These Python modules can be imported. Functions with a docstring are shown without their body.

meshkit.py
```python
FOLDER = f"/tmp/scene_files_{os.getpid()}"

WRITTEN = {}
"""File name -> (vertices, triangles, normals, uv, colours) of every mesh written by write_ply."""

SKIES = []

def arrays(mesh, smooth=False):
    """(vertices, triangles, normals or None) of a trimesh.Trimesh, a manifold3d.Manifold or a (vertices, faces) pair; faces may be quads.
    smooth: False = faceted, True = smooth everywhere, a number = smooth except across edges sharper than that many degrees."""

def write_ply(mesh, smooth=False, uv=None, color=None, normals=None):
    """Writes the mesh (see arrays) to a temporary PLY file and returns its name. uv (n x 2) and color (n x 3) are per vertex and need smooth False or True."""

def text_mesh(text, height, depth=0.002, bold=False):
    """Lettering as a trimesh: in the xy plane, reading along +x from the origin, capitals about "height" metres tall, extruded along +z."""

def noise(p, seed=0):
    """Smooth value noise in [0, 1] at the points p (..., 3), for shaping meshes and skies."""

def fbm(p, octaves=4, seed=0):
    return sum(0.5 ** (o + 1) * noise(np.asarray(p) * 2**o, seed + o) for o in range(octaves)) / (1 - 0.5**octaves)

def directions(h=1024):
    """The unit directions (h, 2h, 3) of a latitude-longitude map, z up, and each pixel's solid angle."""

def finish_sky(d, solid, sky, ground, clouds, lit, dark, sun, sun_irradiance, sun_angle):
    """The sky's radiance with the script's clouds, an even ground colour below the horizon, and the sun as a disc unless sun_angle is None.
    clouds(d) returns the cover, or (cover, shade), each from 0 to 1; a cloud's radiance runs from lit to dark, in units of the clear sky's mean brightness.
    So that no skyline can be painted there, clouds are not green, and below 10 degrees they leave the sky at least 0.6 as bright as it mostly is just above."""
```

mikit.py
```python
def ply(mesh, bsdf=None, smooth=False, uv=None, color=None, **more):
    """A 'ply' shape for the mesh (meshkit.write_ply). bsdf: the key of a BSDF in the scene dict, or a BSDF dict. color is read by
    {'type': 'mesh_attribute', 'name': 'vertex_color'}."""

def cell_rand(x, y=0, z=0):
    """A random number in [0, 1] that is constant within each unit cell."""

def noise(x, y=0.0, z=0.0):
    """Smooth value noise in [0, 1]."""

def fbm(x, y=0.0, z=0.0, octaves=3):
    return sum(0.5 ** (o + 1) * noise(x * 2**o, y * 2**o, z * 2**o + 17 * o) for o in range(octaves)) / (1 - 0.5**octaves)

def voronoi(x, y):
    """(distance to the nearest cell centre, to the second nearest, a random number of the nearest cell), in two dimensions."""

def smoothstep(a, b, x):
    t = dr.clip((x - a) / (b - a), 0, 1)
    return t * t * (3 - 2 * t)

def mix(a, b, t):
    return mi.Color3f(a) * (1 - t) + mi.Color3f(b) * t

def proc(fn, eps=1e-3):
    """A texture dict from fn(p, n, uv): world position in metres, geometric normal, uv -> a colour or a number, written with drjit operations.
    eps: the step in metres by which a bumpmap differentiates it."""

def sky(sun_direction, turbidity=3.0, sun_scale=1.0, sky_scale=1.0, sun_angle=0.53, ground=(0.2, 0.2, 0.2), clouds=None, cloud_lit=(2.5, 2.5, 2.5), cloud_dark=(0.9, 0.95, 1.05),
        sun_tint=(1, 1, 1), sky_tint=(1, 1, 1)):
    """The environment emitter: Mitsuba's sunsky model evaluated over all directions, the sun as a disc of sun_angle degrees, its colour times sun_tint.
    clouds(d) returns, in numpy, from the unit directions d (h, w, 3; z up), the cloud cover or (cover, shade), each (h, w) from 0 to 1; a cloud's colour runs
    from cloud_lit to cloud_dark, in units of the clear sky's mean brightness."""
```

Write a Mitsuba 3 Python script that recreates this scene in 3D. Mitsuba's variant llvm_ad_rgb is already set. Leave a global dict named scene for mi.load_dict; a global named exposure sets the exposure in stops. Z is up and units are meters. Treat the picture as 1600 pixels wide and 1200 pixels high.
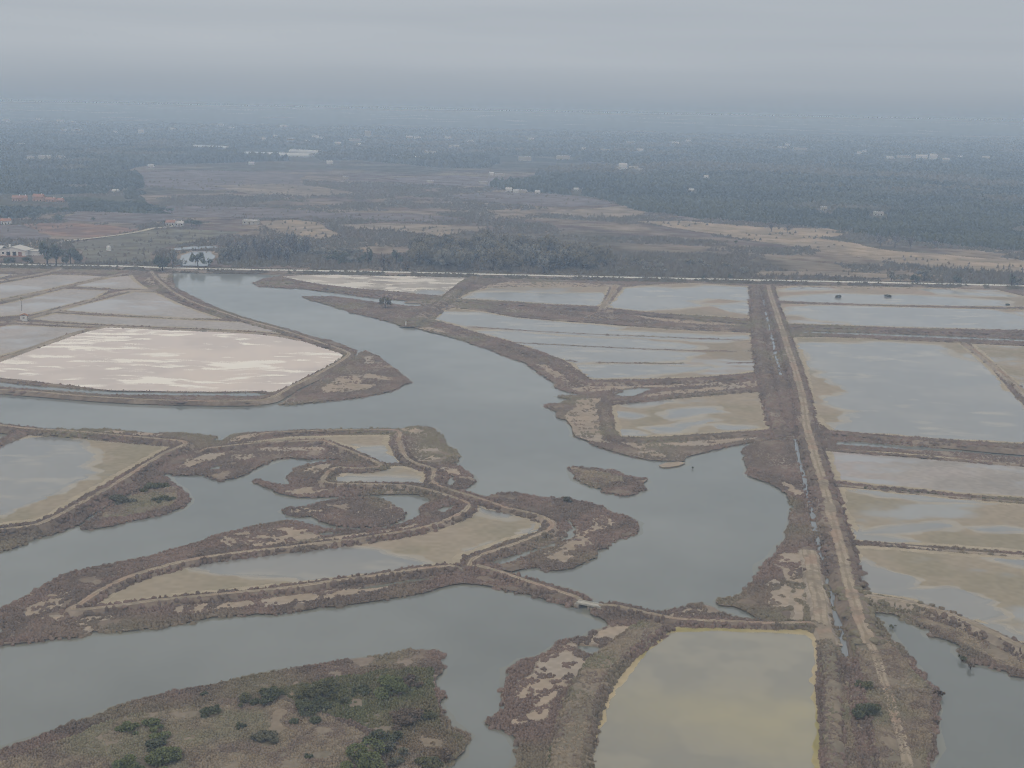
import math, random
import numpy as np, trimesh, shapely
import drjit as dr, mitsuba as mi, mikit, meshkit
from shapely.geometry import Polygon, LineString, Point
from mikit import noise, fbm, smoothstep, mix, proc

# ---------------------------------------------------------------- camera, sky, air
CAM_H, CAM_FOV, CAM_PITCH, CAM_ROLL = 96.0, 45.0, 12.7775, 1.1
T = mi.ScalarTransform4f
_p, _r = math.radians(CAM_PITCH), math.radians(CAM_ROLL)
_fw = np.array([0, math.cos(_p), -math.sin(_p)]); _up0 = np.array([0, math.sin(_p), math.cos(_p)])
_up = math.cos(_r) * _up0 - math.sin(_r) * np.array([1.0, 0, 0])
exposure = 1.4
def overcast(d):
    "an even overcast, brightest overhead as overcast skies are, with faint streaks of stratus"
    up = np.clip(d[..., 2], 0, 1); el = np.degrees(np.arcsin(up))
    streak = meshkit.fbm(np.stack([d[..., 0] * 4, d[..., 1] * 4, el * 1.1], -1), 4, 3) - .5
    big = meshkit.fbm(d * 2.5, 3, 8) - .5
    bright = (1 + 1.3 * up) / 2.3 * (1 + .17 * streak + .12 * big) * (1 - .24 * np.exp(-el / 1.0)) * (1 + .07 * np.exp(-((el - 2.3) / 1.2) ** 2))
    return 1.0, (1 - bright) / .65
scene = {'type': 'scene'}
labels = {}
K = 3.4                                                   # brightness of the overcast overhead
scene['sky_light'] = mikit.sky([-0.35, -0.5, 0.75], turbidity=4, sun_scale=0.15, sun_angle=25, clouds=overcast, cloud_lit=(K, K * 1.01, K * 1.0), cloud_dark=(K * .338, K * .390, K * .450), ground=(.15, .15, .14))
HAZE_DENSITY = 4.7e-4
scene['haze_air'] = {'type': 'homogeneous', 'albedo': {'type': 'rgb', 'value': [0.71, 0.83, 0.965]}, 'sigma_t': {'type': 'rgb', 'value': [HAZE_DENSITY * .88, HAZE_DENSITY, HAZE_DENSITY * 1.18]}}
scene['camera'] = {'type': 'perspective', 'fov': CAM_FOV, 'fov_axis': 'x', 'near_clip': 1.0, 'far_clip': 40000.0,
                   'to_world': T().look_at(origin=[0, 0, CAM_H], target=list(np.array([0, 0, CAM_H]) + _fw), up=list(_up)), 'medium': {'type': 'ref', 'id': 'haze_air'}}
scene['haze'] = {'type': 'cube', 'to_world': T().translate([0, 9200, 49.5]).scale([11500, 9900, 52]), 'bsdf': {'type': 'null'}, 'interior': {'type': 'ref', 'id': 'haze_air'}}
labels['haze'] = {'label': 'pale misty air over the whole wetland and plain', 'category': 'haze', 'kind': 'stuff'}

# ---------------------------------------------------------------- surveyed outlines, metres east and north of the viewpoint
LAND = {}
LAND['near_island'] = '-83.2,159.7 -75.5,167.8 -72.0,171.3 -68.8,174.6 -64.9,179.1 -62.4,182.6 -58.6,185.4 -54.6,187.8 -49.3,190.1 -46.5,191.9 -42.7,194.2 -38.6,196.1 -33.5,198.3 -28.3,200.8 -25.0,201.5 -20.7,203.5 -17.4,205.2 -12.8,205.2 -11.3,203.4 -12.3,201.0 -11.0,199.0 -11.1,196.5 -12.2,195.0 -12.0,191.7 -10.2,188.1 -10.9,185.8 -10.0,182.3 -9.3,178.6 -7.4,176.4 -5.6,175.3 -6.0,172.3 -5.9,170.4 -7.1,168.1 -8.6,166.5 -8.5,162.4 -8.0,144.3 -78.2,142.0'
LAND['middle'] = '-164.7,358.0 -152.0,355.2 -143.2,352.1 -140.4,352.4 -135.4,349.1 -128.8,348.8 -125.9,351.2 -119.5,351.7 -112.3,350.0 -104.2,347.8 -99.1,349.6 -93.2,348.6 -88.1,346.8 -85.2,346.3 -85.5,341.4 -83.1,341.6 -81.5,348.0 -78.4,351.1 -75.1,351.4 -66.8,352.7 -64.3,354.4 -53.0,355.2 -45.5,355.8 -38.1,357.8 -33.3,358.2 -32.1,359.8 -28.8,362.3 -23.3,360.4 -21.6,354.6 -19.3,347.6 -18.2,341.4 -15.6,336.9 -14.2,329.8 -14.7,326.0 -16.5,322.8 -14.3,321.1 -11.8,315.9 -10.1,311.9 -9.3,308.0 -10.2,303.5 -12.2,301.2 -13.9,302.2 -14.3,307.1 -13.8,310.6 -15.6,312.2 -16.6,310.4 -16.7,304.8 -15.0,302.1 -13.3,300.1 -9.9,296.6 -6.6,294.2 -5.1,294.8 -2.7,297.6 0.5,298.3 2.1,297.9 6.9,295.6 12.5,293.9 14.1,295.0 17.2,292.1 21.0,289.8 23.2,287.5 24.5,284.2 27.4,282.0 29.4,278.8 30.5,275.7 30.0,271.6 27.8,268.5 24.6,265.7 22.3,263.5 22.0,260.2 20.2,258.9 19.0,257.2 18.8,254.0 17.3,251.6 15.1,249.6 13.6,246.9 10.2,245.6 7.5,245.9 6.2,247.3 3.5,246.4 0.8,244.4 -1.3,245.0 -3.0,245.7 -1.3,243.9 0.8,241.9 4.1,240.3 7.3,237.3 10.5,235.4 13.7,233.2 15.5,231.6 16.7,229.7 16.0,228.4 14.0,227.7 12.1,226.6 9.7,228.4 7.2,230.2 4.7,232.1 2.1,233.3 -0.5,234.2 -3.1,235.7 -5.7,237.0 -9.0,237.2 -12.2,236.3 -14.7,234.1 -17.7,231.6 -19.6,230.6 -23.2,228.7 -26.2,227.3 -30.4,225.5 -33.9,224.1 -36.4,224.3 -37.5,223.0 -40.9,221.6 -44.3,220.2 -48.0,220.3 -49.1,219.7 -53.8,218.8 -58.3,217.4 -59.1,215.9 -62.4,214.6 -65.4,212.7 -69.6,211.1 -74.3,210.9 -76.1,211.1 -76.7,209.4 -78.6,208.2 -81.4,207.8 -83.7,206.3 -86.8,205.3 -90.2,203.8 -96.6,200.4 -100.1,208.3 -91.9,208.1 -91.9,210.9 -92.6,212.0 -102.0,212.4 -96.8,220.1 -94.2,225.9 -92.9,232.6 -91.0,237.8 -85.8,242.1 -80.4,246.0 -76.0,249.7 -71.9,254.6 -67.5,259.7 -65.5,263.2 -61.9,266.4 -58.2,269.7 -55.7,271.6 -51.7,274.1 -47.7,272.5 -45.0,270.0 -40.4,268.5 -34.5,268.0 -28.8,269.6 -26.1,272.0 -23.4,275.3 -21.3,278.2 -20.7,280.1 -21.9,283.3 -20.8,287.8 -18.7,291.4 -19.8,293.4 -23.5,295.8 -27.5,295.5 -33.0,294.7 -40.9,293.6 -48.5,291.6 -52.4,291.4 -56.9,294.2 -60.0,297.7 -62.9,300.2 -65.8,303.3 -65.5,304.9 -63.8,304.5 -60.8,301.9 -58.1,300.5 -56.2,301.1 -56.1,303.9 -57.7,307.7 -57.4,310.6 -57.2,315.8 -55.1,319.0 -51.6,321.6 -48.3,323.1 -45.8,323.9 -47.0,325.7 -50.5,326.1 -56.5,325.0 -60.7,326.0 -64.2,323.9 -66.6,318.8 -68.2,313.9 -69.6,308.6 -71.6,306.2 -74.3,303.8 -77.4,306.4 -79.9,308.5 -82.9,308.3 -86.9,308.1 -89.5,309.6 -91.0,307.8 -92.2,303.2 -93.7,293.5 -95.8,286.2 -96.8,279.8 -98.1,274.6 -98.5,268.7 -100.0,265.1 -101.9,262.4 -104.5,259.7 -106.5,257.6 -106.0,255.6 -107.2,252.3 -109.3,250.6 -115.4,245.7'
LAND['green_spur'] = '-90.9,306.7 -88.8,305.7 -87.5,303.0 -85.7,300.3 -83.4,297.8 -80.7,292.7 -78.6,288.8 -78.3,285.3 -78.9,280.9 -80.8,277.9 -85.1,273.5 -88.1,271.1 -90.9,268.2 -94.7,265.4 -97.2,265.7 -97.6,269.6 -96.8,273.3 -95.8,278.9 -94.5,284.8 -92.6,292.0 -91.4,302.2'
LAND['oval_island'] = '-54.3,280.9 -53.3,282.9 -49.5,283.6 -47.5,285.7 -45.6,288.3 -42.0,290.5 -37.4,291.8 -34.3,292.0 -30.1,289.7 -28.2,286.4 -25.9,283.1 -24.9,280.3 -25.3,276.6 -27.0,273.7 -29.7,271.3 -34.8,270.6 -40.0,271.2 -43.3,273.2 -46.0,276.3 -46.6,277.6 -50.7,277.4 -52.7,278.2'
LAND['grass_island'] = '15.7,321.3 16.9,322.0 20.3,321.0 23.0,321.8 25.4,319.0 27.2,320.9 29.3,318.0 29.4,315.1 31.8,313.5 34.2,312.5 36.3,313.3 35.7,310.4 34.6,308.1 34.6,303.1 32.8,301.4 31.6,298.7 28.7,297.5 26.5,299.4 23.7,299.8 23.2,303.5 20.3,305.5 18.5,308.7 17.2,312.0 17.0,316.0 16.4,319.0'
LAND['north_west'] = '-322.6,718.1 -246.0,723.9 -200.3,719.0 -192.1,689.2 -182.0,652.2 -173.6,629.9 -159.2,605.6 -145.3,581.3 -133.7,564.0 -121.3,547.8 -113.7,538.6 -103.2,528.4 -92.7,515.6 -82.5,503.3 -73.3,494.4 -66.9,485.5 -61.7,476.7 -61.1,470.4 -62.1,459.2 -64.1,447.3 -66.9,434.7 -69.8,423.9 -72.5,413.5 -74.2,404.6 -74.5,398.0 -75.8,393.4 -78.3,387.0 -82.0,384.9 -91.9,383.3 -102.1,383.3 -112.3,383.3 -122.8,384.2 -133.7,386.0 -144.9,388.6 -154.3,391.4 -167.4,393.0 -181.5,396.5'
LAND['triangle_island'] = '-57.7,477.1 -51.9,466.3 -46.8,452.3 -42.2,441.4 -37.6,428.8 -35.6,421.7 -37.3,418.5 -40.6,408.4 -43.1,405.4 -50.8,398.2 -58.5,393.0 -66.2,388.8 -71.9,385.8 -74.9,386.4 -73.4,394.5 -72.5,401.0 -69.2,413.8 -66.7,426.2 -63.4,442.8 -60.7,458.1 -59.3,471.8'
LAND['east'] = '-139.0,653.2 -137.6,663.2 -134.5,673.7 -129.1,682.2 -134.5,711.4 -38.4,714.2 73.0,713.5 184.3,712.9 331.0,709.2 76.6,144.2 1.2,141.8 1.4,165.5 1.6,167.3 2.0,169.5 2.3,172.4 1.8,174.6 1.0,176.1 -0.5,177.5 -2.0,177.8 -3.2,179.4 -2.3,181.0 -1.0,182.7 -0.0,183.8 -0.6,187.1 -0.5,189.4 -0.3,193.4 0.6,195.3 0.4,198.0 1.5,199.1 1.6,200.6 2.6,202.2 5.5,203.3 7.8,206.6 9.1,209.4 10.9,210.6 12.7,211.5 14.5,212.1 15.1,213.3 15.8,214.7 18.3,216.3 19.4,217.8 19.1,219.3 18.0,221.3 16.3,222.5 15.7,224.0 16.1,226.2 17.8,226.9 20.4,228.3 21.7,229.0 24.1,227.2 27.0,225.1 30.0,224.0 32.0,225.4 34.1,226.7 36.2,228.8 38.1,228.8 40.4,227.0 41.9,224.6 44.0,222.6 47.5,221.2 49.3,221.0 47.8,223.1 46.5,226.1 44.3,227.9 41.9,228.4 41.2,230.0 41.8,231.9 45.1,232.4 47.8,235.2 49.0,237.7 50.6,241.2 52.5,245.6 54.6,249.8 56.4,253.7 59.1,259.0 61.6,264.0 63.3,268.3 63.9,271.8 66.0,278.2 67.3,283.4 69.1,288.3 70.2,291.8 70.5,302.2 69.4,307.0 67.7,311.3 65.6,313.4 63.7,316.8 65.0,325.8 65.2,332.1 66.7,338.0 66.3,341.3 69.9,347.7 73.2,352.1 70.9,351.3 65.7,348.1 59.2,342.8 52.9,337.1 49.3,334.2 47.6,329.6 43.0,330.0 38.6,330.3 32.7,334.4 28.6,338.7 24.4,344.5 22.7,348.5 20.1,351.9 18.7,354.6 18.6,359.8 18.4,364.3 17.6,369.7 17.0,373.6 14.2,375.8 13.9,379.1 14.7,383.3 12.9,386.5 11.0,390.7 11.2,393.4 16.8,395.6 17.1,398.3 20.4,401.3 16.8,402.9 15.4,405.5 21.7,407.0 27.2,407.5 20.8,410.7 17.6,414.3 14.9,419.0 14.7,426.1 12.6,433.3 10.4,439.5 7.5,449.3 4.7,459.5 -0.2,467.6 -4.0,473.4 -7.9,482.1 -14.6,492.1 -21.6,503.9 -26.5,510.6 -34.5,518.7 -39.7,525.9 -45.2,531.5 -49.8,535.9 -55.3,543.4 -61.3,551.2 -69.7,560.7 -75.6,565.3 -76.9,570.6 -82.4,577.4 -90.0,588.0 -99.8,600.7 -105.5,610.3 -98.3,611.2 -90.5,612.2 -79.9,605.2 -69.6,598.4 -65.5,594.9 -59.0,591.8 -49.9,587.0 -42.3,587.9 -46.1,597.3 -53.9,604.4 -61.2,607.6 -67.9,610.9 -78.1,615.9 -85.6,623.6 -99.7,630.6 -110.9,638.2 -121.1,639.1 -133.4,642.1'
LAND['shoal'] = '40.7,324.8 42.7,327.4 46.4,328.9 48.4,327.8 46.0,325.2 43.1,323.1 41.3,323.0'
HOLES = {}
HOLES['corner_lagoon'] = ('east', '71.2,226.1 72.8,226.1 75.3,225.9 76.5,223.8 79.1,220.3 81.0,218.7 79.7,217.7 79.5,216.0 81.5,214.7 82.8,213.3 83.3,211.4 82.1,208.6 81.9,206.2 82.3,205.2 83.8,204.5 85.7,203.5 86.4,202.3 88.2,201.1 88.0,199.4 90.0,198.7 99.2,189.7 77.1,141.7 54.6,141.0 63.8,168.0 64.8,170.8 67.0,174.8 68.0,177.8 69.8,184.1 71.1,186.3 72.4,190.9 73.5,192.5 73.2,194.4 72.7,196.8 72.6,201.7 72.5,206.9 72.6,210.4 71.6,213.7 71.7,217.9 71.5,220.6 72.0,222.7 71.0,223.6')
HOLES['spit_pool'] = ('east', '34.9,409.7 37.0,413.7 38.9,417.8 44.7,421.3 50.3,420.7 46.8,415.5 44.9,411.5 41.2,407.4 36.8,406.1')
HOLES['sand_pool'] = ('east', '12.5,206.9 13.1,209.1 15.5,209.2 17.8,208.5 18.3,206.9 17.0,205.2 14.6,204.6')
HOLES['curved_lagoon'] = ('middle', '-4.5,249.0 -1.8,252.2 0.7,254.6 3.8,257.2 7.1,260.2 10.5,263.3 12.9,268.1 13.8,273.8 13.4,278.8 14.7,278.4 15.7,273.0 15.3,267.8 12.8,263.8 10.4,260.4 6.6,256.9 3.5,253.2 0.7,249.6 -2.0,248.0')
HOLES['dyke_pool'] = ('middle', '-18.1,283.5 -16.5,286.5 -14.3,288.2 -13.0,286.8 -14.1,283.8 -15.5,281.8 -17.1,282.2')
HOLES['south_lagoon'] = ('middle', '-29.0,234.5 -25.3,236.7 -20.3,239.4 -15.1,240.4 -13.7,239.7 -17.6,238.1 -22.6,235.5 -26.3,233.6 -30.0,232.7')
HOLES['left_lagoon'] = ('middle', '-80.4,315.4 -78.3,317.3 -76.3,317.4 -76.1,315.1 -78.0,312.6 -79.7,312.5')
HOLES['channel_strip'] = ('north_west', '-185.8,416.3 -174.9,411.2 -162.5,407.3 -150.6,404.5 -138.9,401.7 -117.2,400.7 -96.1,401.5 -85.8,403.3 -79.8,400.1 -84.3,396.0 -94.8,396.1 -115.7,395.2 -134.4,394.6 -148.3,398.1 -160.0,400.8 -171.4,402.7 -181.7,406.7')
HOLES['back_ditch'] = ('east', '96.4,355.1 104.7,354.3 115.7,351.5 127.6,348.9 148.2,344.2 158.1,341.6 156.1,336.9 146.3,339.5 129.7,344.3 113.9,345.9 103.2,348.5 95.3,350.1')
HOLES['upper_ditch'] = ('east', '127.1,539.9 149.6,539.2 182.7,536.4 222.4,529.9 237.9,527.0 234.6,519.4 220.0,523.7 180.2,528.5 148.0,532.8 126.1,535.1')
HOLES['pan_edge_pool'] = ('middle', '-154.2,342.5 -148.7,347.2 -145.2,345.3 -145.1,341.8 -146.1,336.2 -149.4,331.3')
HOLES['marsh_pool'] = ('middle', '-43.7,266.1 -40.3,267.6 -36.5,267.0 -37.7,265.2 -41.2,264.1 -43.1,264.5')
DITCH = {}
DITCH['track_ditch'] = ('135.2,677.6 127.4,624.4 119.3,575.0 110.4,517.3 103.8,476.0 99.1,446.2', 1.6)
DITCH['track_ditch_2'] = ('84.7,356.4 82.5,342.9 80.3,328.6 76.8,306.7 74.3,290.9 72.3,278.9 71.1,270.8 69.3,260.2 68.5,254.6', 1.6)
DITCH['track_ditch_3'] = ('66.8,244.1 65.9,238.4 65.6,235.0 64.7,229.4 63.3,220.9 62.0,212.2 61.0,206.2', 1.6)
DITCH['cross_ditch'] = ('75.0,352.8 79.1,354.5 83.7,357.0', 1.2)
DITCH['pan_ditch'] = ('21.9,574.6 36.5,565.5 46.5,561.4 57.4,552.4', 1.5)
PAN = {}
PAN['salt_white'] = '-191.4,419.1 -187.2,441.3 -184.8,459.4 -180.2,487.4 -178.0,504.8 -172.3,514.4 -156.1,514.6 -135.2,512.3 -107.3,507.8 -92.7,500.7 -84.6,491.7 -76.7,483.0 -70.6,475.7 -64.8,469.9 -63.8,465.0 -64.0,458.9 -67.9,441.1 -71.9,425.6 -75.3,413.1 -76.6,406.2 -80.4,403.0 -85.8,403.5 -101.4,401.2 -117.3,400.8 -133.2,400.4 -141.7,403.5 -151.7,407.5 -164.4,412.3 -176.9,416.3 -192.8,422.1'
PAN['w2'] = '-224.3,494.0 -216.3,512.7 -212.9,517.7 -189.8,514.0 -176.3,512.5 -179.6,500.2 -184.8,472.1 -191.3,451.5 -195.9,429.3'
PAN['w3'] = '-210.3,530.8 -206.3,548.2 -186.1,543.6 -138.8,537.2 -118.5,534.6 -105.6,526.4 -94.7,512.2 -92.4,506.5 -108.2,512.2 -136.4,516.8 -171.6,520.7 -200.0,527.1'
PAN['w4'] = '-206.8,555.2 -191.2,614.1 -178.9,613.5 -161.5,584.9 -144.1,560.7 -129.1,541.6 -142.4,540.1 -187.7,548.6'
PAN['w5'] = '-227.7,629.3 -223.6,646.3 -217.6,664.4 -209.2,673.3 -201.4,654.2 -185.6,623.6 -194.4,624.7 -200.7,621.6'
PAN['w6'] = '-246.0,543.6 -238.8,567.8 -233.2,592.0 -227.8,620.3 -203.4,616.9 -202.1,591.8 -214.7,543.7 -225.7,535.7 -238.3,526.0'
PAN['w7'] = '-272.4,603.6 -265.6,633.5 -252.5,669.7 -221.5,668.9 -227.6,643.3 -237.7,603.8 -244.8,582.5 -252.7,558.8'
PAN['w8'] = '-287.3,637.6 -279.9,668.4 -269.6,667.2 -274.0,654.0 -281.5,624.4'
PAN['e1'] = '-128.6,679.5 -119.1,686.0 -82.8,696.6 -59.0,694.6 -27.0,688.5 -32.8,648.3 -36.5,621.0 -49.9,625.8 -58.6,631.3 -80.4,639.7 -109.0,657.1'
PAN['e2'] = '-28.9,611.4 -22.5,635.9 -14.6,650.7 -1.0,657.2 26.6,660.8 51.8,661.8 42.3,596.0 21.2,599.3 -0.8,606.7'
PAN['e3'] = '58.8,662.7 68.9,671.3 98.9,685.3 130.2,677.1 111.2,567.1 96.9,572.5 67.7,580.0 45.2,592.4'
PAN['e4'] = '-36.4,550.4 -33.3,577.4 -27.6,583.8 -12.7,574.3 -0.6,561.4 35.5,548.4 69.9,535.9 104.4,531.8 99.4,495.2 92.8,451.3 82.4,444.8 69.8,439.3 45.9,432.9 27.9,431.3 24.7,446.2 20.0,464.4 12.4,478.7 4.9,491.2 -0.3,500.3 -8.4,509.4 -16.8,520.5 -25.2,535.2'
PAN['e5'] = '32.0,394.0 42.6,399.4 53.9,404.9 70.1,411.9 87.3,418.2 83.3,391.2 80.2,366.5 68.1,361.9 48.0,356.0 38.1,353.1 31.1,354.7 31.8,374.6'
PAN['r1'] = '141.1,666.5 154.9,680.4 212.5,683.1 268.5,680.7 273.6,658.0 293.5,640.7 282.9,616.8 258.4,619.9 193.0,618.1 133.8,625.3'
PAN['r2'] = '132.4,616.9 191.8,613.9 255.0,611.5 279.3,608.5 253.2,549.2 231.1,551.7 173.3,552.0 145.2,555.5 123.8,556.5'
PAN['r3'] = '120.0,522.8 137.5,524.7 164.6,523.0 191.0,519.8 184.9,470.3 173.4,412.9 169.7,387.8 165.8,359.4 162.3,351.4 152.1,354.2 134.2,357.2 116.2,361.0 97.8,364.8 96.1,374.0 98.0,392.3 103.2,420.5 110.2,458.6 115.0,490.0'
PAN['r4'] = '193.7,515.8 215.4,512.3 235.3,508.7 175.9,373.7 176.6,394.2 181.3,427.1 185.5,462.0'
PAN['r5'] = '90.7,345.0 110.6,342.3 127.4,337.5 143.6,332.9 156.7,330.0 142.2,297.1 130.9,301.1 115.6,303.8 100.5,308.3 85.6,312.9'
PAN['r6'] = '84.8,308.4 99.3,304.4 114.3,300.0 129.2,296.8 141.1,294.5 125.2,258.5 114.9,261.1 101.4,263.2 87.8,265.8 78.5,267.0 80.1,278.0 81.8,292.4'
PAN['r7'] = '76.7,264.3 87.0,263.3 100.4,260.3 113.8,258.3 124.3,256.5 100.0,201.2 96.7,209.7 92.5,217.1 88.0,224.9 82.5,230.9 75.9,234.5 71.8,235.0 73.5,245.2'
PAN['p3'] = '30.4,215.9 32.2,217.2 40.1,217.2 49.1,217.1 56.6,217.1 57.5,213.7 55.4,204.4 52.5,193.2 50.8,185.2 49.7,178.8 47.1,167.1 42.7,145.9 10.0,144.9 12.6,165.8 14.0,175.4 15.5,183.7 16.3,187.1 18.6,193.9 21.7,200.4 24.3,206.5 27.5,211.3'
PAN['p1'] = '-79.4,222.1 -79.4,228.5 -78.2,232.6 -76.5,236.4 -73.0,241.6 -68.4,246.6 -61.1,250.4 -54.7,252.7 -48.9,255.0 -41.7,257.8 -33.5,260.7 -26.8,264.5 -21.2,266.5 -17.0,269.8 -13.6,274.9 -10.1,280.6 -8.6,287.5 -5.6,285.7 0.6,282.2 4.4,280.1 7.4,277.5 8.2,274.3 7.7,270.7 6.2,268.0 2.8,264.9 0.2,263.0 -2.9,260.0 -6.3,255.7 -9.4,252.8 -10.3,250.5 -9.9,247.5 -14.2,246.5 -18.1,245.2 -21.3,243.5 -25.9,241.9 -32.1,238.7 -38.2,235.9 -44.3,233.3 -50.4,231.6 -55.1,230.0 -62.2,228.0 -67.9,225.8 -73.5,223.7 -77.9,221.9'
PAN['pa'] = '-148.4,321.1 -142.7,332.4 -142.2,337.9 -139.3,342.9 -133.6,344.1 -123.9,342.7 -114.2,341.3 -104.5,339.2 -97.3,337.7 -95.0,335.2 -96.5,327.2 -99.1,313.5 -101.6,302.0 -103.7,291.2 -105.3,283.1 -106.3,273.1 -107.6,270.7 -112.5,267.3 -115.5,265.8 -122.5,262.0'
PAN['pb'] = '-79.4,339.0 -73.0,341.5 -64.8,347.0 -51.2,349.4 -35.5,351.3 -35.1,341.5 -31.7,327.9 -29.8,321.8 -34.2,320.9 -37.2,325.0 -44.8,336.1 -51.6,341.7 -57.5,341.9 -65.9,339.9'
PAN['pc'] = '-45.1,303.4 -45.4,308.4 -44.4,313.6 -37.9,315.8 -31.4,319.3 -28.5,319.5 -23.0,314.5 -21.3,309.4 -22.2,303.8 -28.3,304.5'
POOL = {}
POOL['e1a'] = ('e1', '-48.5,628.0 -44.2,637.5 -37.5,636.1 -37.3,622.9 -43.8,622.1')
POOL['e2a'] = ('e2', '-25.0,615.9 -19.1,634.0 -0.9,636.3 22.3,634.9 45.9,640.1 47.1,629.3 41.9,599.7 21.3,603.2 -0.8,610.6')
POOL['e3a'] = ('e3', '51.9,623.5 58.5,655.5 75.2,664.8 88.4,659.4 104.3,673.5 128.1,669.4 119.0,623.4 101.1,629.6 83.3,619.0 90.8,603.6 73.9,593.8 60.9,588.5 46.7,596.4')
POOL['e3b'] = ('e3', '100.5,604.8 118.8,615.1 113.6,583.4 104.3,589.8')
POOL['e4a'] = ('e4', '-34.8,552.2 -32.1,571.9 -24.6,571.0 -12.5,567.0 2.3,556.4 35.1,543.3 44.7,537.9 40.0,531.0 57.7,526.7 92.3,518.4 70.0,514.6 26.9,518.9 -17.3,534.3 -24.5,538.4')
POOL['e4b'] = ('e4', '-15.5,520.5 -0.4,520.6 26.6,513.0 53.3,509.9 76.0,499.6 72.4,492.4 51.6,491.7 12.7,493.2 4.9,493.8 -0.3,503.0')
POOL['e4c'] = ('e4', '7.4,488.6 25.6,490.4 51.2,487.6 73.7,483.3 64.3,469.8 49.1,465.9 31.8,465.5 24.2,461.1 20.5,465.6 12.4,479.9')
POOL['e4d'] = ('e4', '25.1,454.2 38.6,457.7 57.9,457.2 74.7,456.4 68.8,449.0 49.3,443.9 37.0,437.3 28.7,434.5')
POOL['e4e'] = ('e4', '76.1,509.4 95.6,521.7 100.9,520.7 85.6,510.4')
POOL['e5a'] = ('e5', '37.1,397.0 49.3,401.7 53.4,400.2 44.3,395.0 37.9,393.5')
POOL['e5b'] = ('e5', '49.1,381.6 56.0,388.1 65.7,390.5 66.2,387.2 55.0,380.4 49.6,377.5')
POOL['e5c'] = ('e5', '41.2,364.3 51.1,365.8 61.5,376.0 59.7,371.1 50.6,362.0 44.6,360.0')
POOL['e5d'] = ('e5', '33.5,383.7 36.9,382.3 40.6,378.5 37.5,377.4 33.8,379.6')
POOL['e5e'] = ('e5', '32.2,361.4 36.9,360.2 38.4,355.9 32.7,355.5')
POOL['e5f'] = ('e5', '63.2,368.3 71.0,367.3 72.5,365.1 64.6,364.5')
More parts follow.
